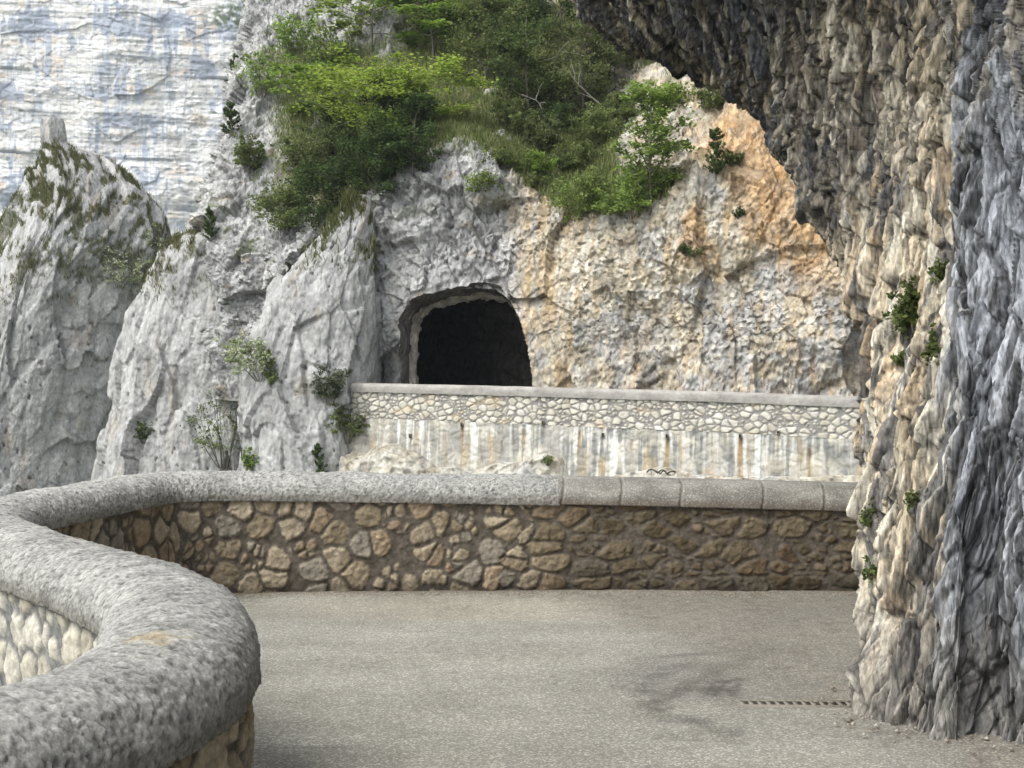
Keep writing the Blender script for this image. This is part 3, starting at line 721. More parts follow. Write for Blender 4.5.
disp = nr * .06 * d1 + (.048 - .016 * up) * d2 + (.036 + .014 * up) * d3 + .010 * d6 + (.018 + .010 * up) * d4 + (.040 - .010 * up) * d7 + (.075 - .03 * arch) * rib - .035 * groove + nr * .07 * big - .02 - .014 * (1 - lin(e2, .07)) - .022 * (1 - lin(e7, .09))
foot = sm(TK, 0, 1.6)
disp = disp * (.75 + .25 * foot)
V = G + Nn * disp[..., None]
# colours: cream ribs next to the edge, blue grey wash further right, dark flaky soffit
h1 = fbm(Sl / .22, Tl / 1.3, 1021); h2 = fbm(Sl / .07, Tl / .35, 1022); h3 = fbm(Sl / .5, Tl / 2.5, 1023); h4 = fbm(Sl / .12, Tl / .9, 1024, 5)
fl = (r2 * 31.7) % 1.0; fl3 = (r3 * 77.7) % 1.0
cream = mix((.62, .53, .39), (.75, .70, .58), sm(h2 + h1 + (fl - .5) + .4 * rib, -.4, .4))
cream = mix(cream, (.44, .29, .155), .5 * sm(h3 + h4, .15, .45))
blue = mix((.19, .205, .23), (.42, .44, .475), sm(h2 + .7 * h4 + .8 * (fl - .5), -.4, .45))
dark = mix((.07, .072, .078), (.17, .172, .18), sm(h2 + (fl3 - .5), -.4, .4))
edge = .40 - .115 * np.clip(G[..., 2], 0, 5) + .12 * h3
wall = mix(cream, blue, sm(Sl + .30 * h1 + .12 * (fl - .5), edge - .06, edge + .08))
stk = fbm(wv / .045, Tl / .9, 1060, 4, .6) + .25 * (r3 - .5)
wall = mix(wall, dark, .85 * sm(stk + .3 * h1 - .35 * rib - .05 * sm(Sl, edge + .2, edge - .2), .07, .22))
wall = mix(wall, mix((.74, .69, .57), (.50, .51, .53), sm(Sl, edge - .1, edge + .1)), .65 * sm(-stk + .3 * h1, .22, .38))
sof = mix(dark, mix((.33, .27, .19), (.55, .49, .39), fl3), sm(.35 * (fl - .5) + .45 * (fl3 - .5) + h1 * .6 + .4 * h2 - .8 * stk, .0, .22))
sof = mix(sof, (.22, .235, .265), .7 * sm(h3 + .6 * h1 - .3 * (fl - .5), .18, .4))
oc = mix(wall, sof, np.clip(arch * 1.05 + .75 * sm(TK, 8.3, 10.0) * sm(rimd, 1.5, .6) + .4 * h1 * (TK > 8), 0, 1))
cor = sm(Sl + .12 * h1, .08, .22) * sm(G[..., 2] + .3 * h1, 2.75, 3.05) * sm(G[..., 2], 4.4, 3.9)                 # clean cream break high on the right
oc = mix(oc, mix((.50, .44, .34), (.60, .55, .47), fl), .8 * cor * sm(h1 + (fl - .5), -.3, .1))
gz = sm(V[..., 2] + .45 * h3 + .2 * h1, .85, .15)                            # splash-stained foot
oc = mix(oc, mix((.145, .138, .13), (.25, .235, .21), sm(h2 + h1, -.3, .4)), .85 * gz)
fst = fbm(wv / .03, Tl / .35, 1070, 4, .6) + .35 * (fl3 - .5)
oc = mix(oc, (.055, .056, .06), .75 * up * sm(fst, .10, .24)); oc = mix(oc, (.70, .64, .52), .6 * up * sm(-fst + .2 * h1, .16, .32) * sm(rimd, .1, .6) * sm(Sl, edge + .1, edge - .1))
oc = mix(oc, (.04, .04, .042), .35 * groove + .65 * (1 - sm(e7, 0, .085)))  # fissure and crevice shade darkened into the colour, next line too
oc = mix(oc, (.035, .035, .035), .6 * (1 - sm(e2, 0, .045)) + .3 * (1 - sm(e3, 0, .06)))
oc = mix(oc, (.05, .05, .05), .6 * sm(fbm(Sl / .06, Tl / .3, 1031), .25, .42))
oc = oc * (.84 + .32 * r3[..., None])
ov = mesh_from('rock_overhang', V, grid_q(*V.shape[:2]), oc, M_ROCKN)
tag(ov, 'huge cream and dark grey flaking rock overhang arching over the road', 'rock overhang', kind='structure')
remember('rock_overhang', V[i_r - 60:])
# back wall of rock behind the viewer closing the half tunnel
# ======================================================== RETAINING WALL
pa_, pb_ = at(352, 384, 40.6), at(1010, 384, 31.2)
dvec = (pb_ - pa_)[:2]; Lw = np.linalg.norm(dvec); dvec /= Lw; nvec = np.array([dvec[1], -dvec[0]])       # towards the camera
rw = empty('retaining_wall', (pa_[0], pa_[1], 0)); RO = np.array(rw.location)
tag(rw, 'long pale stained retaining wall with rubble parapet below the tunnel', 'wall')
us = np.linspace(0, Lw, 620)
def ztop(u):
    Y = pa_[1] + (pb_ - pa_)[1] * u / Lw; X = pa_[0] + (pb_ - pa_)[0] * u / Lw
    px = CX + X / Y * F
    return EYE + (CY - np.interp(px, [340, 460, 700, 860, 1010], [382.5, 385, 391, 396.5, 401])) / F * Y
zt = ztop(us)
def wl(off, Zg, u):
    return np.stack([pa_[0] + dvec[0] * u[:, None] + nvec[0] * off - RO[0], pa_[1] + dvec[1] * u[:, None] + nvec[1] * off - RO[1], Zg], -1)
nz = 40; t = np.linspace(0, 1, nz)
Zg = (zt - 1.18)[:, None] + (1.18 - .18) * t[None]; Ug = np.repeat(us[:, None], nz, 1)
em, idr, tl_ = stones(Ug, Zg, 1100, (.27, .20), .026, False, .7)
h = sm(em, .4, 1.2); hue = (idr * 57.3) % 1.0
c = mix((.25, .24, .225), mix((.50, .465, .38), (.62, .60, .54), hue[..., None][..., 0]), h)
c = mix(c, (.55, .42, .25), .4 * sm(fbm(Ug / 1.2, Zg / .6, 1101), .15, .4))
a = Acc(); a.grid(wl(.02 + .035 * h + .03 * h * tl_, Zg, us), c); 
a.grid(np.flip(wl(-.40 + 0 * Zg, Zg, us), 0), c * .8)
a.build('rubble_parapet', M_STONEF, rw)
ph = np.linspace(-.1, 1.1, 16) * np.pi
off = np.repeat((-.19 + .30 * np.sign(np.cos(ph)) * np.abs(np.cos(ph)) ** .6)[None], len(us), 0)
Zc = (zt - .20)[:, None] + (.20 * np.sign(np.sin(ph)) * np.abs(np.sin(ph)) ** .55)[None]
Zc = Zc + .015 * fbm(Ug[:, :16] / .8, Zc, 1102)
a = Acc(); a.grid(wl(off, Zc, us), mix((.29, .275, .255), (.37, .355, .33), sm(fbm(Ug[:, :16] / .7, Zc / .2, 1103), -.3, .3)))
a.build('coping', M_STONEF, rw, smooth=True)
# lower face, limewashed by seepage, streaked from its weep holes
us2 = np.linspace(0, Lw, 900); zt2 = ztop(us2); nz = 130; t = np.linspace(0, 1, nz) ** .8
Zg = (zt2 - 6.5)[:, None] + (6.5 - 1.18) * t[None]; Ug = np.repeat(us2[:, None], nz, 1)
dp = (zt2 - 1.18)[:, None] - Zg                                   # depth below the parapet
em, idr, tl_ = stones(Ug, Zg, 1120, (.42, .26), .05, False)
s1 = fbm(Ug / .22, Zg / 4, 1121, 4, .6); s2 = fbm(Ug / .9, Zg / 5, 1122); s3 = fbm(Ug / .5, Zg / .5, 1123)
c = mix((.40, .39, .355), (.52, .49, .41), sm(s2 + .5 * s3, -.3, .3)); c = mix(c, c * (.75 + .5 * idr[..., None]), .6 * np.ones_like(Zg))
c = mix(c, c * (.7 + .6 * facet(Ug, Zg, .9, .7, 1130)[2][..., None]), .5 + 0 * Zg)
c = mix(c, (.76, .76, .74), (.25 + .75 * sm(fbm(Ug / 1.6, Zg / 6, 1131), -.15, .2)) * sm(s1 + .4 * s2 + .1 * sm(dp, 1.6, .2), .06, .3))
c = mix(c, (.22, .23, .23), .8 * sm(s1 - .4 * s2 + .5 * s3, .02, -.28) * (.25 + .75 * sm(Ug, 4, 8)))
c = mix(c, (.50, .38, .22), .6 * sm(fbm(Ug / .35, Zg / 2.2, 1124), .16, .4))
c = mix(c, (.17, .165, .15), .5 * sm(fbm(Ug / .25, Zg / 1.4, 1126, 5, .6), .2, .4))
weeps = []
for px, d0, wd, rust in [(412,.55,.06,0),(447,.25,.10,.7),(463,.12,.12,1),(503,.55,.05,0),(525,.15,.14,.9),(544,-.05,.05,0),(580,.10,.15,.9),(604,.25,.08,.6),(618,-.1,.06,.3),(632,.3,.12,.7),(668,.2,.14,1),
                     (694,-.05,.05,.2),(741,.1,.18,1),(768,.35,.10,.5),(779,-.05,.07,.3),(810,.3,.13,1)]:
    # where the ray through that column meets the wall
    k_ = (px - CX) / F; u0 = (k_ * pa_[1] - pa_[0]) / (dvec[0] - k_ * dvec[1])
    weeps.append((u0, d0))
    x = np.abs(Ug - u0 + .03 * fbm(Ug / .2, Zg / .5, 1125)); run = sm(dp, d0 - .04, d0 + .04) * sm(dp, d0 + 2.4, d0 + .6)
    c = mix(c, mix((.17, .12, .07), (.42, .30, .15), sm(s1 + .5 * sm(dp, d0, d0 + .5), -.2, .4)), rust * .95 * run * sm(fbm(Ug / .12, Zg / .9, 1127), -.35, .1) * sm(x + .05 * s1 + .03, wd, wd * .2))
    if not rust: c = mix(c, (.22, .20, .17), .7 * sm(x, wd, wd * .3) * sm(dp, d0 - .05, d0) * sm(dp, d0 + .35, d0 + .3))
c = c * .88
bat = .10 * dp
a = Acc(); a.grid(wl(.03 + bat * .5 + .02 * sm(em, .4, 1.3) + .03 * s3, Zg, us2), c)
a.build('buttress_face', M_STONEF, rw)
for u0, d0 in [weeps[q] for q in (0, 2, 5, 7, 10, 12, 14)]:
    zc = float(np.interp(u0, us, zt)) - 1.18 - d0 + .02
    hw_, hh_ = .035, .07
    b = Acc()
    def q(u, o, z): return np.array([pa_[0] + dvec[0] * u + nvec[0] * o - RO[0], pa_[1] + dvec[1] * u + nvec[1] * o - RO[1], z])
    o0 = .03 + .05 * max(0, d0) + .085
    fr_o = [q(u0 + x, o0, zc + z) for x, z in ((-hw_, -hh_), (hw_, -hh_), (hw_, hh_), (-hw_, hh_))]
    fr_i = [q(u0 + x * .6, o0, zc + z * .7) for x, z in ((-hw_, -hh_), (hw_, -hh_), (hw_, hh_), (-hw_, hh_))]
    bk_i = [q(u0 + x * .6, o0 - .06, zc + z * .7) for x, z in ((-hw_, -hh_), (hw_, -hh_), (hw_, hh_), (-hw_, hh_))]
    bk_o = [q(u0 + x, o0 - .12, zc + z) for x, z in ((-hw_, -hh_), (hw_, -hh_), (hw_, hh_), (-hw_, hh_))]
    P = np.array(fr_o + fr_i + bk_i + bk_o); Q = []
    for i in range(4):
        j = (i + 1) % 4
        Q += [(i, j, 4 + j, 4 + i), (4 + i, 4 + j, 8 + j, 8 + i), (12 + i, 12 + j, j, i)]
    Q.append((8, 9, 10, 11))
    cc = np.array([(.16, .14, .11)] * 8 + [(.015, .013, .012)] * 4 + [(.2, .18, .15)] * 4)
    b.quads(P, Q, cc); b.build('weep_hole', M_STONEF, rw)

# upper road behind that wall
us = np.linspace(-2, Lw, 60)
G = np.stack([np.stack([pa_[0] + dvec[0] * us - nvec[0] * w, pa_[1] + dvec[1] * us - nvec[1] * w, ztop(np.clip(us, 0, Lw)) - 1.1], -1) for w in (.3, 3, 7.5)], 1)
ur = mesh_from('upper_road', G, grid_q(*G.shape[:2]), np.broadcast_to((.24, .23, .21), G.shape), M_ROAD)
tag(ur, 'stretch of road behind the pale retaining wall leading into the tunnel', 'road', kind='structure')
# road deck inside the tunnel mouth
zf = at(468, 402, 42)[2]
G = np.array([[[x, y, zf + .03] for y in (40.5, 44, 48, 54)] for x in (-9, -6, -3, 0, 2)], float)
G[..., 0] -= (G[..., 1] - 40.5) * .4
tr = mesh_from('tunnel_road', G, grid_q(5, 4), np.broadcast_to((.2, .19, .175), G.shape), M_ROAD); tag(tr, 'dark road deck running into the tunnel', 'road', kind='structure')

# rock outcrop along the wall foot
pr = np.array([(352,452),(369,450),(384,446),(398,444),(412,450),(428,458),(442,466),(476,472),(492,465),(515,462),(537,460),(552,456),(564,459),(571,476),(600,476),(640,472),(670,466),(700,474),(760,477),(860,476),(1010,478)], float)
us = np.linspace(0, Lw, 640)
Y_ = pa_[1] + dvec[1] * us; X_ = pa_[0] + dvec[0] * us; px_ = CX + X_ / Y_ * F
zt3 = EYE + (CY - np.interp(px_, pr[:, 0], pr[:, 1])) / F * (Y_ - .7)
prof_o = np.array([.02, .25, .5, .8, 1.0, 1.15, 1.5]); prof_z = np.array([.0, .02, -.06, -.35, -.9, -2, -9])
pp = catmull(np.stack([prof_o, prof_z], 1), 14)
off = np.repeat(pp[:, 0][None], len(us), 0) + .05; Zg = zt3[:, None] + pp[:, 1][None]
Ug = np.repeat(us[:, None], len(pp), 1)
off2 = off * 1.0 - Zg; d2, e2, r2 = scallop(Ug, off2, .9, .8, 1201, 1.2); d3, e3, r3 = scallop(Ug, off2, .28, .25, 1202, 1.2)
c = mix((.40, .36, .29), (.52, .50, .44), sm(fbm(Ug / .7, Zg / .7, 1203), -.3, .3)) * (.85 + .3 * r3[..., None])
c = mix(c, (.40, .41, .42), .6 * sm(fbm(Ug / 1.5, Zg, 1204), .0, .3))
G = wl(off + .26 * d2 + .12 * d3, Zg + .16 * d2 + .06 * d3, us) + RO
oo = mesh_from('rock_outcrop', G, grid_q(*G.shape[:2]), c, M_ROCK)
tag(oo, 'low pale rock outcrop along the foot of the retaining wall', 'rock', kind='structure')
remember('rock_outcrop', G)

a = Acc(); tq = np.linspace(0, 1, 40)
P = np.stack([-.45 + .9 * tq, .12 * np.sin(tq * 14), .10 + .09 * np.abs(np.sin(tq * 9.5)) - .06 * tq], 1); a.tube(P, .022, (.04, .037, .035), 6)
P = np.stack([-.2 + .5 * tq, -.08 + .1 * np.cos(tq * 11), .06 + .08 * np.abs(np.cos(tq * 7))], 1); a.tube(P, .018, (.05, .04, .035), 6)
o = a.build('steel_cable', M_METAL); o.location = surf('rock_outcrop', 660, 473); tag(o, 'dark twisted length of cable lying on the ledge under the stained wall', 'cable')

# ============================================================ SLOT DRAIN
dr = empty('slot_drain', (1.15, 6.0, 0)); a = Acc(); b = Acc()
tag(dr, 'narrow slotted drain strip crossing the road edge to the overhang foot', 'drain')
def boxq(acc, x0, x1, y0, y1, z0, z1, C):
    P = np.array([(x, y, z) for z in (z0, z1) for x, y in ((x0, y0), (x1, y0), (x1, y1), (x0, y1))], float)
    acc.quads(P, [(0, 3, 2, 1), (4, 5, 6, 7), (0, 1, 5, 4), (1, 2, 6, 5), (2, 3, 7, 6), (3, 0, 4, 7)], np.asarray(C))
for y0 in (-.050, .038): boxq(a, 0, .66, y0, y0 + .012, -.02, .005, (.22, .20, .165))
n = 15
for k_ in range(n + 1): boxq(a, k_ * .66 / n - .010, k_ * .66 / n + .010, -.038, .038, -.02, .0045, (.235, .215, .175))
boxq(b, 0, .66, -.038, .038, -.03, .001, (.03, .028, .025))
G0 = a.build('grating', M_METAL, dr); b.build('channel', M_METAL, dr)
dr.rotation_euler = (0, 0, -.03); dr.location.z = .004

# ============================================================= PLANTS
def rand_unit(rng, n):
    v = rng.normal(size=(n, 3)); return v / np.linalg.norm(v, axis=1, keepdims=True)

def leaves(rng, P, size, pal, up=.7, aspect=.5, fold=0, dirs=None):
    """rhombic leaves at points P; pal = list of colours"""
    n = len(P)
    N = rand_unit(rng, n) * (1 - up) + np.array([0, 0, 1.]) * up; N /= np.linalg.norm(N, axis=1, keepdims=True) + 1e-9
    A = rand_unit(rng, n) if dirs is None else dirs + .45 * rand_unit(rng, n)
    A -= (A * N).sum(1, keepdims=True) * N; A /= np.linalg.norm(A, axis=1, keepdims=True) + 1e-9
    B = np.cross(N, A)
    s = size * rng.uniform(.6, 1.35, n)[:, None]
    V = np.stack([P - A * s * .5, P + B * s * aspect * .5 - N * s * .08, P + A * s * .5 - N * s * .12, P - B * s * aspect * .5 - N * s * .08], 1)
    pal = np.asarray(pal, float)
    c = pal[rng.integers(0, len(pal), n)] * rng.uniform(.75, 1.25, n)[:, None]
    return V.reshape(-1, 3), np.arange(n * 4).reshape(n, 4), np.repeat(c, 4, 0)

K_ = 1.0
BEECH = [(.26, .35, .055), (.31, .40, .07), (.19, .28, .045), (.35, .42, .10)]
MAPLE = [(.23, .325, .075), (.18, .26, .055), (.28, .37, .11)]
DARK = [(.065, .105, .032), (.085, .13, .04), (.05, .08, .028), (.10, .145, .045)]
MID = [(.15, .195, .06), (.18, .22, .075), (.12, .16, .05), (.21, .24, .095)]
OLIVE = [(.15, .18, .07), (.19, .215, .09), (.12, .15, .055)]
PALE = [(.50, .53, .38), (.32, .39, .19), (.62, .63, .50), (.24, .31, .12)]
FRESH = [(.20, .30, .05), (.25, .33, .08), (.15, .25, .04)]

def plant(name, label, cat, base, H, R, style, seed, nleaf, lsize, pal, group=None, lean=(0, 0), sparse=.0):
    rng = np.random.default_rng(seed)
    root = empty(name, base); tag(root, label, cat, group)
    wood = Acc(); tips = []; dirs = []
    bark = (.15, .135, .11)
    lean = np.array([lean[0], lean[1], 0.])
    def limb(p0, d, L, r, n=6, wig=.25, curve=0.0):
        P = [p0]; d = d / np.linalg.norm(d)
        for i in range(n):
            d = d + wig * .5 * rng.normal(size=3) * .5 + np.array([0, 0, curve]); d = d / np.linalg.norm(d)
            P.append(P[-1] + d * L / n)
        P = np.array(P); wood.tube(P, np.linspace(r, r * .25, len(P)), bark, 5); return P
    tr = max(.015, H * .013)
    clump = []
    if style in ('tree', 'beech', 'maple'):
        T = limb(np.array([0, 0, -.25]), np.array([0, 0, 1.]) + lean, H * .93, tr, 9, .16, .02)
        nl = {'tree': 26, 'beech': 18, 'maple': 30}[style]
        for k in range(nl):
            f = rng.uniform({'tree': .05, 'beech': .25, 'maple': .04}[style], .97); i = int(f * 8); p0 = T[i] * (1 - (f * 8 - i)) + T[min(i + 1, 9)] * (f * 8 - i)
            az = k * 2.4 + rng.uniform(-.5, .5)
            el = {'tree': .45, 'beech': .2, 'maple': .5}[style] + rng.uniform(-.3, .4)
            prof = math.sin(math.pi * min(1, max(.12, (f * .8 + .18 if style == 'tree' else f * .85 + .08)))) ** .6
            d = np.array([math.cos(az) * math.cos(el), math.sin(az) * math.cos(el), math.sin(el)])
            P = limb(p0, d, R * prof * rng.uniform(.7, 1.1), tr * .45, 6, .3, .02 if style != 'beech' else -.03)
            for q in (2, 3, 4, 5, 6): clump.append((P[q], P[q] - P[q - 1], .22 + .03 * q))
            for w in range(4):
                q = rng.integers(2, 6); d2 = (P[q + 1] - P[q]) / np.linalg.norm(P[q + 1] - P[q]) + .9 * rng.normal(size=3) * np.array([1, 1, .5 if style != 'beech' else .2])
                P2 = limb(P[q], d2, R * .38 * rng.uniform(.6, 1.2), tr * .2, 4, .35)
                for j in (2, 3, 4): clump.append((P2[j], P2[j] - P2[j - 1], .24))
        clump += [(T[-1], T[-1] - T[-2], .25), (T[-2], T[-1] - T[-2], .25)]
    elif style == 'conifer':
        T = limb(np.array([0, 0, -.2]), np.array([0, 0, 1.]) + lean, H, tr, 9, .08)
        for k in range(34):
            f = rng.uniform(.06, .97); p0 = T[0] + (T[-1] - T[0]) * f; az = k * 2.4
            el = .55 + rng.uniform(-.2, .3); d = np.array([math.cos(az) * math.cos(el), math.sin(az) * math.cos(el), math.sin(el)])
            P = limb(p0, d, R * (1.15 - f) ** .7 * rng.uniform(.7, 1.1), tr * .3, 4, .15, .05)
            for q in (1, 2, 3, 4): clump.append((P[q], P[q] - P[q - 1], .2))
        clump.append((T[-1], T[-1] - T[-2], .2))
    elif style == 'clump':
        for k in range(26):
            d = rng.normal(size=3) * np.array([1, .8, .9]) + np.array([-.5, -.9, -.25])
            P = limb(np.zeros(3), d, R * rng.uniform(.7, 1.5), .004, 4, .3, -.12)
            for q in (1, 2, 3, 4): clump.append((P[q] * np.array([1, 1, H / R * .6]), P[q] - P[q - 1], .3))
    else:                                                          # shrub, many stems
        for k in range(16):
            az = k * 2.4; sp = rng.uniform(.15, 1.0)
            d = np.array([math.cos(az) * sp * R, math.sin(az) * sp * R, H * (1.05 - .45 * sp)]) + lean * H
            P = limb(np.array([math.cos(az), math.sin(az), 0]) * R * .12 + np.array([0, 0, -.12]), d, np.linalg.norm(d) * rng.uniform(.75, 1.05), tr * .5, 6, .22)
            for q in (2, 3, 4, 5, 6): clump.append((P[q], P[q] - P[q - 1], .26))
            for w in range(2):
                q = rng.integers(2, 6); P2 = limb(P[q], (P[q + 1] - P[q]) * 4 + R * .8 * rng.normal(size=3), R * .45, tr * .22, 4, .3)
                for j in (2, 3, 4): clump.append((P2[j], P2[j] - P2[j - 1], .22))
    if sparse: clump = [c_ for c_ in clump if rng.random() > sparse]
    C = np.array([c_[0] for c_ in clump]); Dd = np.array([c_[1] for c_ in clump]); S = np.array([c_[2] for c_ in clump]) * R * .62
    Dd /= np.linalg.norm(Dd, axis=1, keepdims=True) + 1e-9
    w = rng.uniform(.3, 1.6, len(C)); idx = rng.choice(len(C), nleaf, p=w / w.sum())
    sc = {'beech': (1.0, 1.0, .14), 'maple': (.9, .9, .45), 'tree': (1, 1, .6), 'conifer': (.75, .75, .8), 'shrub': (1, 1, .6), 'clump': (1, 1, 1)}[style]
    tone = rng.uniform(.62, 1.35, len(C))
    P = C[idx] + rng.normal(size=(nleaf, 3)) * .5 * S[idx][:, None] * np.array(sc)
    if style != 'clump': P[:, 2] = np.maximum(P[:, 2], .02 - .1 * H)
    up = {'beech': .75, 'maple': .6, 'tree': .5, 'conifer': .1, 'shrub': .45, 'clump': .4}[style]
    asp = .34 if style == 'conifer' else .62
    Vv, Q, cc = leaves(rng, P, lsize, pal, up, asp, dirs=Dd[idx] if style == 'conifer' else None)
    cc = cc * np.repeat(tone[idx], 4)[:, None]
    ct = Acc(); ct.quads(Vv, Q, cc); ct.build('crown', M_NEEDLE if style == 'conifer' else M_LEAF, root)
    wood.build('trunk', M_BARK, root)
    return root

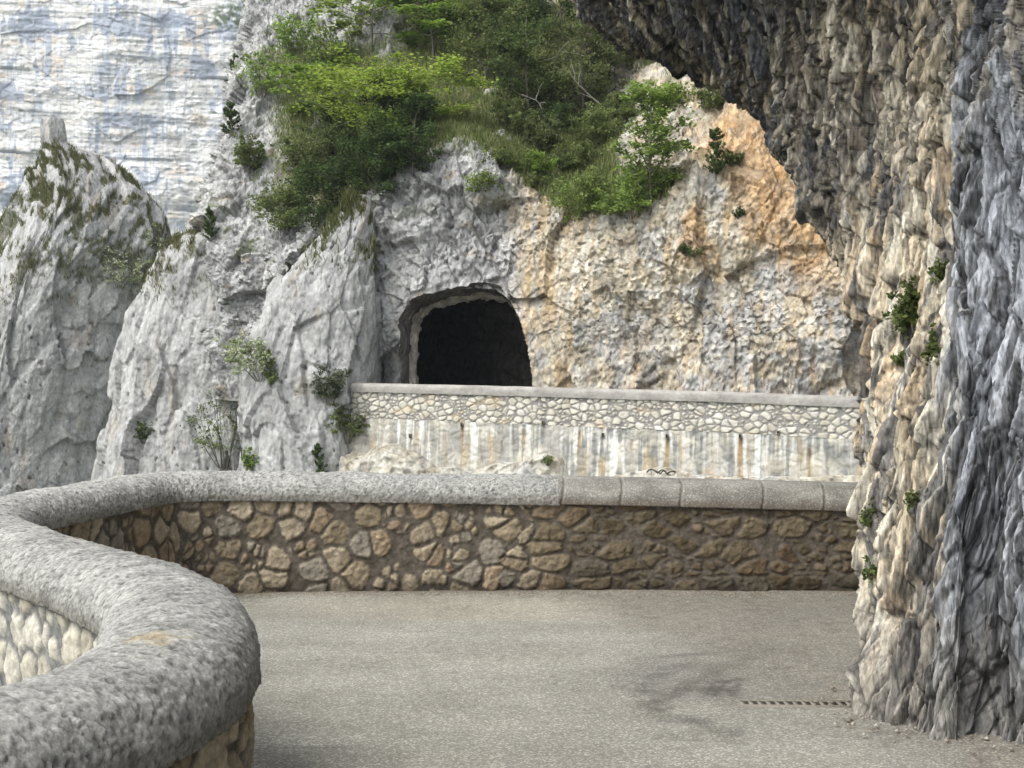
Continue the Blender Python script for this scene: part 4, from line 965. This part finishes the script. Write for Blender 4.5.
PL = [  # name, label, category, surface, base px, py, height px, radius px, style, leaves, leaf px, palette, sparse, lean
 ('beech_tree','bright yellow green beech spreading in flat layers over the dark evergreens','tree','cliff',392,150,112,92,'beech',9000,4.6,BEECH,0,(-.12,-.1)),
 ('beech_tree','fresh green beech on the upper slope, hanging from the top edge left of centre','tree','cliff',432,62,110,62,'beech',5600,4.6,FRESH,.1,(0,0)),
 ('beech_tree','light green beech leaning over the grey rock at the top of the slope','tree','cliff',372,48,84,60,'beech',4600,4.4,BEECH,.1,(0,0)),
 ('beech_tree','small pale green beech left of the large layered one, before bare grey rock','tree','cliff',318,120,74,48,'beech',3000,4.0,FRESH,.15,(-.2,0)),
 ('yew_tree','broad dark evergreen directly under the bright layered beech','tree','cliff',372,205,98,46,'tree',9000,3.0,DARK,0,(0,0)),
 ('yew_tree','dark evergreen beside the grass slope, right of the layered beech','tree','cliff',412,168,90,36,'tree',7000,3.0,DARK,0,(0,0)),
 ('yew_tree','dark evergreen lowest on the ledge above the light grey spur','tree','cliff',322,222,72,42,'tree',6500,3.0,DARK,0,(0,0)),
 ('yew_tree','dusky green bush tree at the left end of the evergreen row','tree','cliff',282,226,46,34,'tree',4200,2.9,MID,.1,(0,0)),
 ('yew_tree','dark evergreen filling the gap behind the two lower yews','tree','cliff',392,150,80,44,'tree',7000,3.0,DARK,0,(0,0)),
 ('yew_tree','middling evergreen on the rock above the lowest ledge evergreen','tree','cliff',335,165,70,38,'tree',6000,3.0,DARK+MID,0,(0,0)),
 ('broadleaf_tree','tall dull green tree at the top of the grass slope','tree','cliff',486,76,112,42,'tree',6500,3.4,MID,.05,(0,0)),
 ('broadleaf_tree','dark olive tree standing mid slope above the tunnel','tree','cliff',528,112,116,46,'tree',8500,3.3,[(.10,.14,.045),(.13,.17,.055),(.08,.12,.04)],.05,(0,0)),
 ('broadleaf_tree','olive green tree with thin pale stems, just left of the overhang tip','tree','cliff',582,112,118,48,'tree',7600,3.3,OLIVE,.15,(0,0)),
 ('broadleaf_tree','shaggy green tree at the top edge between the dull tree and the olive one','tree','cliff',508,40,90,48,'tree',7000,3.3,MID,.1,(0,0)),
 ('broadleaf_tree','green tree half hidden behind the hanging tip of the overhang','tree','cliff',622,80,95,44,'tree',6000,3.3,DARK,.05,(0,0)),
 ('broadleaf_tree','deep green tree in the top edge gap behind the yellow beeches','tree','cliff',452,30,80,46,'tree',6000,3.3,DARK,0,(0,0)),
 ('broadleaf_tree','deep green tree crown behind the olive tree at the top edge','tree','cliff',560,40,95,50,'tree',6500,3.3,DARK,0,(0,0)),
 ('maple_tree','young light green maple on the ledge of the ochre cliff','tree','cliff',648,206,140,48,'maple',6500,4.4,MAPLE,.12,(-.03,-.06)),
 ('shrub','green shrub mass on the ledge at the foot of the maple','shrub','cliff',592,212,46,46,'shrub',5600,3.0,MID+MAPLE,0,(0,0)),
 ('shrub','low green shrub between the ledge shrubs and the maple stem','shrub','cliff',632,212,50,40,'shrub',4200,3.2,MAPLE,.1,(0,0)),
 ('shrub','low bushy shrub along the brow of the slope left of the white rock','shrub','cliff',596,140,36,36,'shrub',3600,3.0,MID,0,(0,0)),
 ('shrub','rounded shrub low on the grass slope above the tunnel edge','shrub','cliff',505,165,24,24,'shrub',2000,2.8,MID,.1,(0,0)),
 ('shrub','green shrub under the overhang right of the maple top','shrub','cliff',708,110,30,24,'shrub',2200,3.0,MID,.1,(0,0)),
 ('juniper_bush','dark upright juniper bush on the orange slope','bush','cliff',712,172,50,17,'conifer',4200,3.0,DARK,0,(0,0)),
 ('juniper_bush','small round juniper right beside the upright one on the orange slope','bush','cliff',731,160,18,11,'shrub',900,3.0,OLIVE,0,(0,0)),
 ('pine_tree','small dark pine on the skyline of the left rock shoulder','tree','cliff',240,92,40,14,'conifer',3200,2.9,DARK,0,(0,0)),
 ('pine_tree','small dark pine clinging below the skyline pine','tree','cliff',233,130,34,13,'conifer',2800,2.8,DARK,0,(0,0)),
 ('pine_tree','small dark pine at the foot of the left rock shoulder','tree','cliff',208,238,34,11,'conifer',2300,2.8,DARK,0,(0,0)),
 ('shrub','thin pale green shrub beside the skyline pine','shrub','cliff',264,92,50,30,'shrub',1700,2.8,PALE[1:2]+FRESH,.3,(0,0)),
 ('shrub','green shrub in the cleft of the left rock shoulder','shrub','cliff',248,168,42,22,'shrub',2400,2.8,MID,.1,(0,0)),
 ('shrub','grey green thicket climbing the rock under the small pale beech','shrub','cliff',302,178,56,34,'shrub',3400,2.8,OLIVE,.15,(0,0)),
 ('shrub','thin spring green shrub at the very top left of the slope','shrub','cliff',292,52,46,34,'shrub',1500,3.0,FRESH,.3,(0,0)),
 ('shrub','loose leafy shrub on the grey rock above the small pale beech','shrub','cliff',325,66,40,34,'shrub',1700,3.2,FRESH+MID,.2,(0,0)),
 ('shrub','mid green scrub bush beneath the dark olive tree','shrub','cliff',512,128,34,24,'shrub',3060,2.9,MID,.05,(0,0)),
 ('shrub','dense olive scrub bush in the middle of the slope below the forked twig','shrub','cliff',545,150,40,28,'shrub',3600,2.9,OLIVE,.05,(0,0)),
 ('shrub','leafy scrub bush just above the ledge shrub mass','shrub','cliff',572,168,36,28,'shrub',3240,2.9,MID,.05,(0,0)),
 ('shrub','fresh green scrub bush low on the slope near the grey and ochre seam','shrub','cliff',535,172,30,22,'shrub',2700,2.9,FRESH,.05,(0,0)),
 ('shrub','scrub bush below the overhang tip beside the white rock','shrub','cliff',618,120,34,24,'shrub',3060,2.9,MID,.05,(0,0)),
 ('shrub','dark scrub bush between the olive trees and the slope','shrub','cliff',560,128,34,24,'shrub',3060,2.9,DARK,.05,(0,0)),
 ('blossom_shrub','white flowering shrub in the notch beside the pinnacle','shrub','rock_pinnacle',122,285,40,26,'shrub',1700,2.6,PALE,.2,(0,0)),
 ('blossom_shrub','sparse whitish shrub rising behind the pale buttress top','shrub','rock_pinnacle',158,262,42,24,'shrub',1100,2.4,PALE,.3,(0,0)),
 ('blossom_shrub','cream flowering bush leaning off the light grey spur','shrub','rock_spur',256,376,60,26,'shrub',2200,3.0,PALE,.2,(-.25,0)),
 ('willow_shrub','thin airy green shrub before the smooth buttress','shrub','rock_buttress',222,466,92,38,'shrub',1700,2.6,PALE[1:2]+MID,.3,(0,-.1)),
 ('shrub','tiny cream shrub in the dark cleft left of the smooth buttress','shrub','rock_pinnacle',126,362,16,10,'shrub',350,2.4,PALE,.1,(0,0)),
 ('shrub','ivy-like green tuft on the smooth buttress face','shrub','rock_buttress',140,440,26,14,'shrub',900,2.4,DARK+OLIVE,.1,(0,0)),
 ('juniper_bush','dark little juniper on the left edge of the light grey spur','bush','rock_spur',268,378,36,12,'conifer',2000,2.9,MID,0,(0,0)),
 ('shrub','grey green shrub at the top corner of the retaining wall end','shrub','rock_spur',334,402,46,22,'shrub',2600,2.8,[(.12,.14,.09),(.16,.18,.12),(.09,.12,.06)],.1,(0,0)),
 ('shrub','green bush spilling past the left end of the retaining wall','shrub','rock_spur',350,442,48,24,'shrub',3000,2.8,MID+OLIVE,.05,(0,0)),
 ('juniper_bush','dark little bush low between spur and coping, left of the retaining wall','bush','rock_spur',322,476,40,12,'conifer',2200,2.9,DARK,0,(0,0)),
 ('shrub','light green tuft low beside the smooth buttress and spur','shrub','rock_spur',246,470,30,9,'shrub',600,2.6,FRESH,.1,(0,0)),
 ('shrub','dark tuft on the ochre cliff below the maple','shrub','cliff',681,252,13,7,'shrub',420,2.4,DARK,0,(0,0)),
 ('shrub','round olive tuft beside the dark one on the ochre cliff','shrub','cliff',692,254,12,10,'shrub',480,2.4,OLIVE,0,(0,0)),
 ('shrub','small tuft high on the ochre boulder','shrub','cliff',737,212,12,7,'shrub',350,2.4,DARK,0,(0,0)),
 ('shrub','light green creeper hanging over the brow above the tunnel','shrub','cliff',478,190,22,28,'shrub',1500,2.6,FRESH+MID,.1,(0,0)),
 ('shrub','small green bush at the seam where grey cliff meets ochre','shrub','cliff',535,182,16,16,'shrub',900,2.6,MID,.1,(0,0)),
 ('shrub','tuft growing out of the outcrop at the wall foot','shrub','rock_outcrop',547,458,10,7,'shrub',260,2.2,MID,0,(0,0)),
]
for k_, (nm, lb, ct, sf, px, py, hp, rp, st, nl, lp, pal, spz, ln) in enumerate(PL):
    p = surf(sf, px, py); m = p[1] / F
    if k_ < 0: continue
    plant(nm, lb, ct, p, hp * m, rp * m, st, 2000 + k_, nl, lp * m, pal, lean=ln, sparse=spz,
          group={'tree': 'trees on the cliff slope', 'shrub': 'shrubs on the rocks', 'bush': 'junipers on the rocks'}[ct])
# ferns rooted in the overhang
for k_, (px, py, hp, rp, nl, lb) in enumerate([(914,318,46,24,1500,'largest leafy fern clump rooted in the cream overhang face'),(937,274,20,9,260,'small fern above and right of the largest clump'),
        (930,358,34,10,300,'trailing fern strand below the largest clump'),(897,362,14,8,160,'tiny fern left of the trailing strand'),(917,502,20,8,220,'fern tuft at mid height of the overhang, level with the coping'),
        (869,520,26,9,240,'fern on the overhang edge beside the parapet coping'),(869,576,18,9,200,'lowest fern on the overhang edge beside the parapet stones')]):
    p = surf('rock_overhang', px, py - hp * .4); m = p[1] / F
    plant('fern', lb, 'fern', p, hp * m, rp * m, 'clump', 2600 + k_, nl, 5.5 * m, DARK[:2] + MID, group='ferns on the overhang')

# bare dead stems on the slope
for k_, (px, py, ax, ay, L, lb) in enumerate([(598,104,-.75,.62,52,'bleached bare branch leaning left on the slope under the overhang tip'),(545,92,.15,1,64,'bare pale stem standing among the olive trees'),
        (548,120,-.5,.8,44,'forked bare twig low on the slope between the shrubs'),(592,52,.3,1,60,'bare pale stem near the top edge beside the overhang tip')]):
    rng = np.random.default_rng(3000 + k_); p = surf('cliff', px, py); m = p[1] / F
    a = Acc(); P = [np.array([0, -.5, -.1])]; d = np.array([ax, -.25, ay]) / math.hypot(ax, ay)
    for i in range(8): d = d + .14 * rng.normal(size=3); P.append(P[-1] + d / np.linalg.norm(d) * L * m / 8)
    P = np.array(P); a.tube(P, np.linspace(.035, .01, 9), (.42, .39, .34), 6)
    for q in (2, 3, 5, 6):
        d2 = P[q + 1] - P[q] + .22 * rng.normal(size=3); Q_ = [P[q]]
        for i in range(5): d2 = d2 + .06 * rng.normal(size=3); Q_.append(Q_[-1] + d2 / np.linalg.norm(d2) * L * m * .08)
        a.tube(np.array(Q_), np.linspace(.016, .007, 6), (.40, .37, .32), 5)
    o = a.build('dead_branch', M_BARK); o.location = p; tag(o, lb, 'branch', 'dead branches on the slope')

# grass (nobody could count it)
def grass(name, label, V, prob, n, h, pal, seed):
    rng = np.random.default_rng(seed); P = V.reshape(-1, 3); pr_ = prob.reshape(-1).astype(float); pr_ /= pr_.sum()
    i = rng.choice(len(P), n, p=pr_); B = P[i] + rng.normal(size=(n, 3)) * .06
    a = rng.uniform(0, 6.28, n); hh = h * rng.uniform(.4, 1.3, n); w = hh * .12
    bend = rng.normal(size=(n, 3)) * .35; bend[:, 2] = 1; bend[:, 1] -= .25
    T = B + bend * hh[:, None]; S = np.stack([np.cos(a), np.sin(a), 0 * a], 1) * w[:, None]
    Vv = np.stack([B - S - [0, 0, .05], B + S - [0, 0, .05], T + S * .15, T - S * .15], 1).reshape(-1, 3)
    pal = np.asarray(pal); c = pal[rng.integers(0, len(pal), n)] * rng.uniform(.7, 1.3, n)[:, None]
    o = mesh_from(name, Vv, np.arange(4 * n).reshape(n, 4), np.repeat(c, 4, 0), M_GRASS); tag(o, label, 'grass', kind='stuff')
vis = (CL['PY'] < 300) & (CL['PY'] > -60)
grass('grass', 'rough olive grass covering the slope above the tunnel cliff', CL['V'], CL['slope'] * vis, 90000, .2, [(.16, .21, .06), (.22, .25, .10), (.12, .17, .045), (.28, .27, .15)], 7)
grass('grass', 'dark grass on the ledges of the pinnacle', pin['V'], pin['green'] * (pin['Nn'][..., 1] < .2), 16000, .2, [(.08, .10, .03), (.12, .13, .05), (.16, .15, .07)], 8)
grass('grass', 'dark grass on the ledges of the smooth buttress', b2['V'], b2['green'] * (b2['Nn'][..., 1] < .2), 5000, .16, [(.08, .10, .03), (.12, .12, .05), (.17, .15, .07)], 9)
grass('grass', 'thin grass in the cracks of the light grey spur', b1['V'], b1['green'] * (b1['Nn'][..., 1] < .2), 2000, .2, [(.10, .12, .04), (.15, .15, .06)], 10)

# grit and pebbles at the foot of the overhang and along the parapet
rng = np.random.default_rng(77); n = 2600
px = np.r_[rng.uniform(1.0, 2.6, 1500), rng.uniform(-2, 3.2, 1100)]
pyy = np.r_[5.72 - 1.0 * (px[:1500] - 1.7) + rng.normal(size=1500) * .20 - .05, 9.12 - np.abs(rng.normal(size=1100)) * .12]
r = np.r_[np.exp(rng.normal(size=1500) * .6) * .0032 * (px[:1500] > 1.5), np.exp(rng.normal(size=1100) * .4) * .004]
octa = np.array([(1, 0, 0), (0, 1, 0), (-1, 0, 0), (0, -1, 0), (0, 0, .7), (0, 0, -.5)])
fq = np.array([(0, 1, 4), (1, 2, 4), (2, 3, 4), (3, 0, 4), (1, 0, 5), (2, 1, 5), (3, 2, 5), (0, 3, 5)])
Vv = (np.stack([px, pyy, .014 + r * .4], 1)[:, None] + octa[None] * r[:, None, None] * rng.uniform(.6, 1.3, (n, 6, 1))).reshape(-1, 3)
Q = (fq[None] + 6 * np.arange(n)[:, None, None]).reshape(-1, 3)
cc = np.repeat(np.array([(.34, .30, .24), (.22, .19, .15), (.45, .42, .36), (.27, .22, .16)])[rng.integers(0, 4, n)], 6, 0)
g = mesh_from('gravel', Vv, Q, cc, M_STONE); tag(g, 'loose grit and small stones on the road at the rock and wall foot', 'gravel', kind='stuff')

# ============================================================ LIGHT, CAMERA
sc = bpy.context.scene
w = D.worlds.new('World'); sc.world = w; w.use_nodes = True; nt = w.node_tree
bg = nt.nodes['Background']
sky = nt.nodes.new('ShaderNodeTexSky'); sky.sky_type = 'NISHITA'; sky.sun_disc = False
to_sun = np.array([-.60, -.45, .90]); to_sun /= np.linalg.norm(to_sun)
sky.sun_elevation = math.asin(to_sun[2]); sky.sun_rotation = math.atan2(to_sun[0], to_sun[1]); sky.dust_density = 3; sky.air_density = 1
hs = nt.nodes.new('ShaderNodeHueSaturation'); hs.inputs['Saturation'].default_value = .12
nt.links.new(sky.outputs[0], hs.inputs['Color']); nt.links.new(hs.outputs[0], bg.inputs['Color'])
bg.inputs['Strength'].default_value = .14
su = D.lights.new('sun', 'SUN'); su.energy = 1.4; su.angle = math.radians(35); su.color = (1, .98, .91)
so_ = D.objects.new('sun', su); COL.objects.link(so_)
import mathutils
so_.rotation_euler = mathutils.Vector(to_sun).to_track_quat('Z', 'Y').to_euler(); so_.location = (-40, -20, 60)
hz = Acc(); boxq(hz, -1650, 1650, -650, 2450, -110, 345, (1, 1, 1))
hm = D.materials.new('valley_haze'); hm.use_nodes = True; hn = hm.node_tree; hn.nodes.remove(hn.nodes['Principled BSDF'])
pv = hn.nodes.new('ShaderNodeVolumePrincipled'); pv.inputs['Color'].default_value = (.80, .88, 1, 1); pv.inputs['Density'].default_value = .00035; pv.inputs['Anisotropy'].default_value = .2
hn.links.new(pv.outputs[0], hn.nodes['Material Output'].inputs['Volume'])
ho = hz.build('haze', hm); tag(ho, 'thin pale blue haze filling the gorge', 'haze', kind='stuff')
cam = D.cameras.new('camera'); cam.sensor_width = 36; cam.lens = F / 1024 * 36; cam.clip_end = 5000; cam.clip_start = .05
co = D.objects.new('camera', cam); COL.objects.link(co); co.location = (0, 0, EYE); co.rotation_euler = (math.pi / 2, 0, 0)
sc.camera = co
sc.view_settings.view_transform = 'Standard'; sc.view_settings.look = 'None'; sc.view_settings.gamma = 1
sc.view_settings.exposure = 1.04
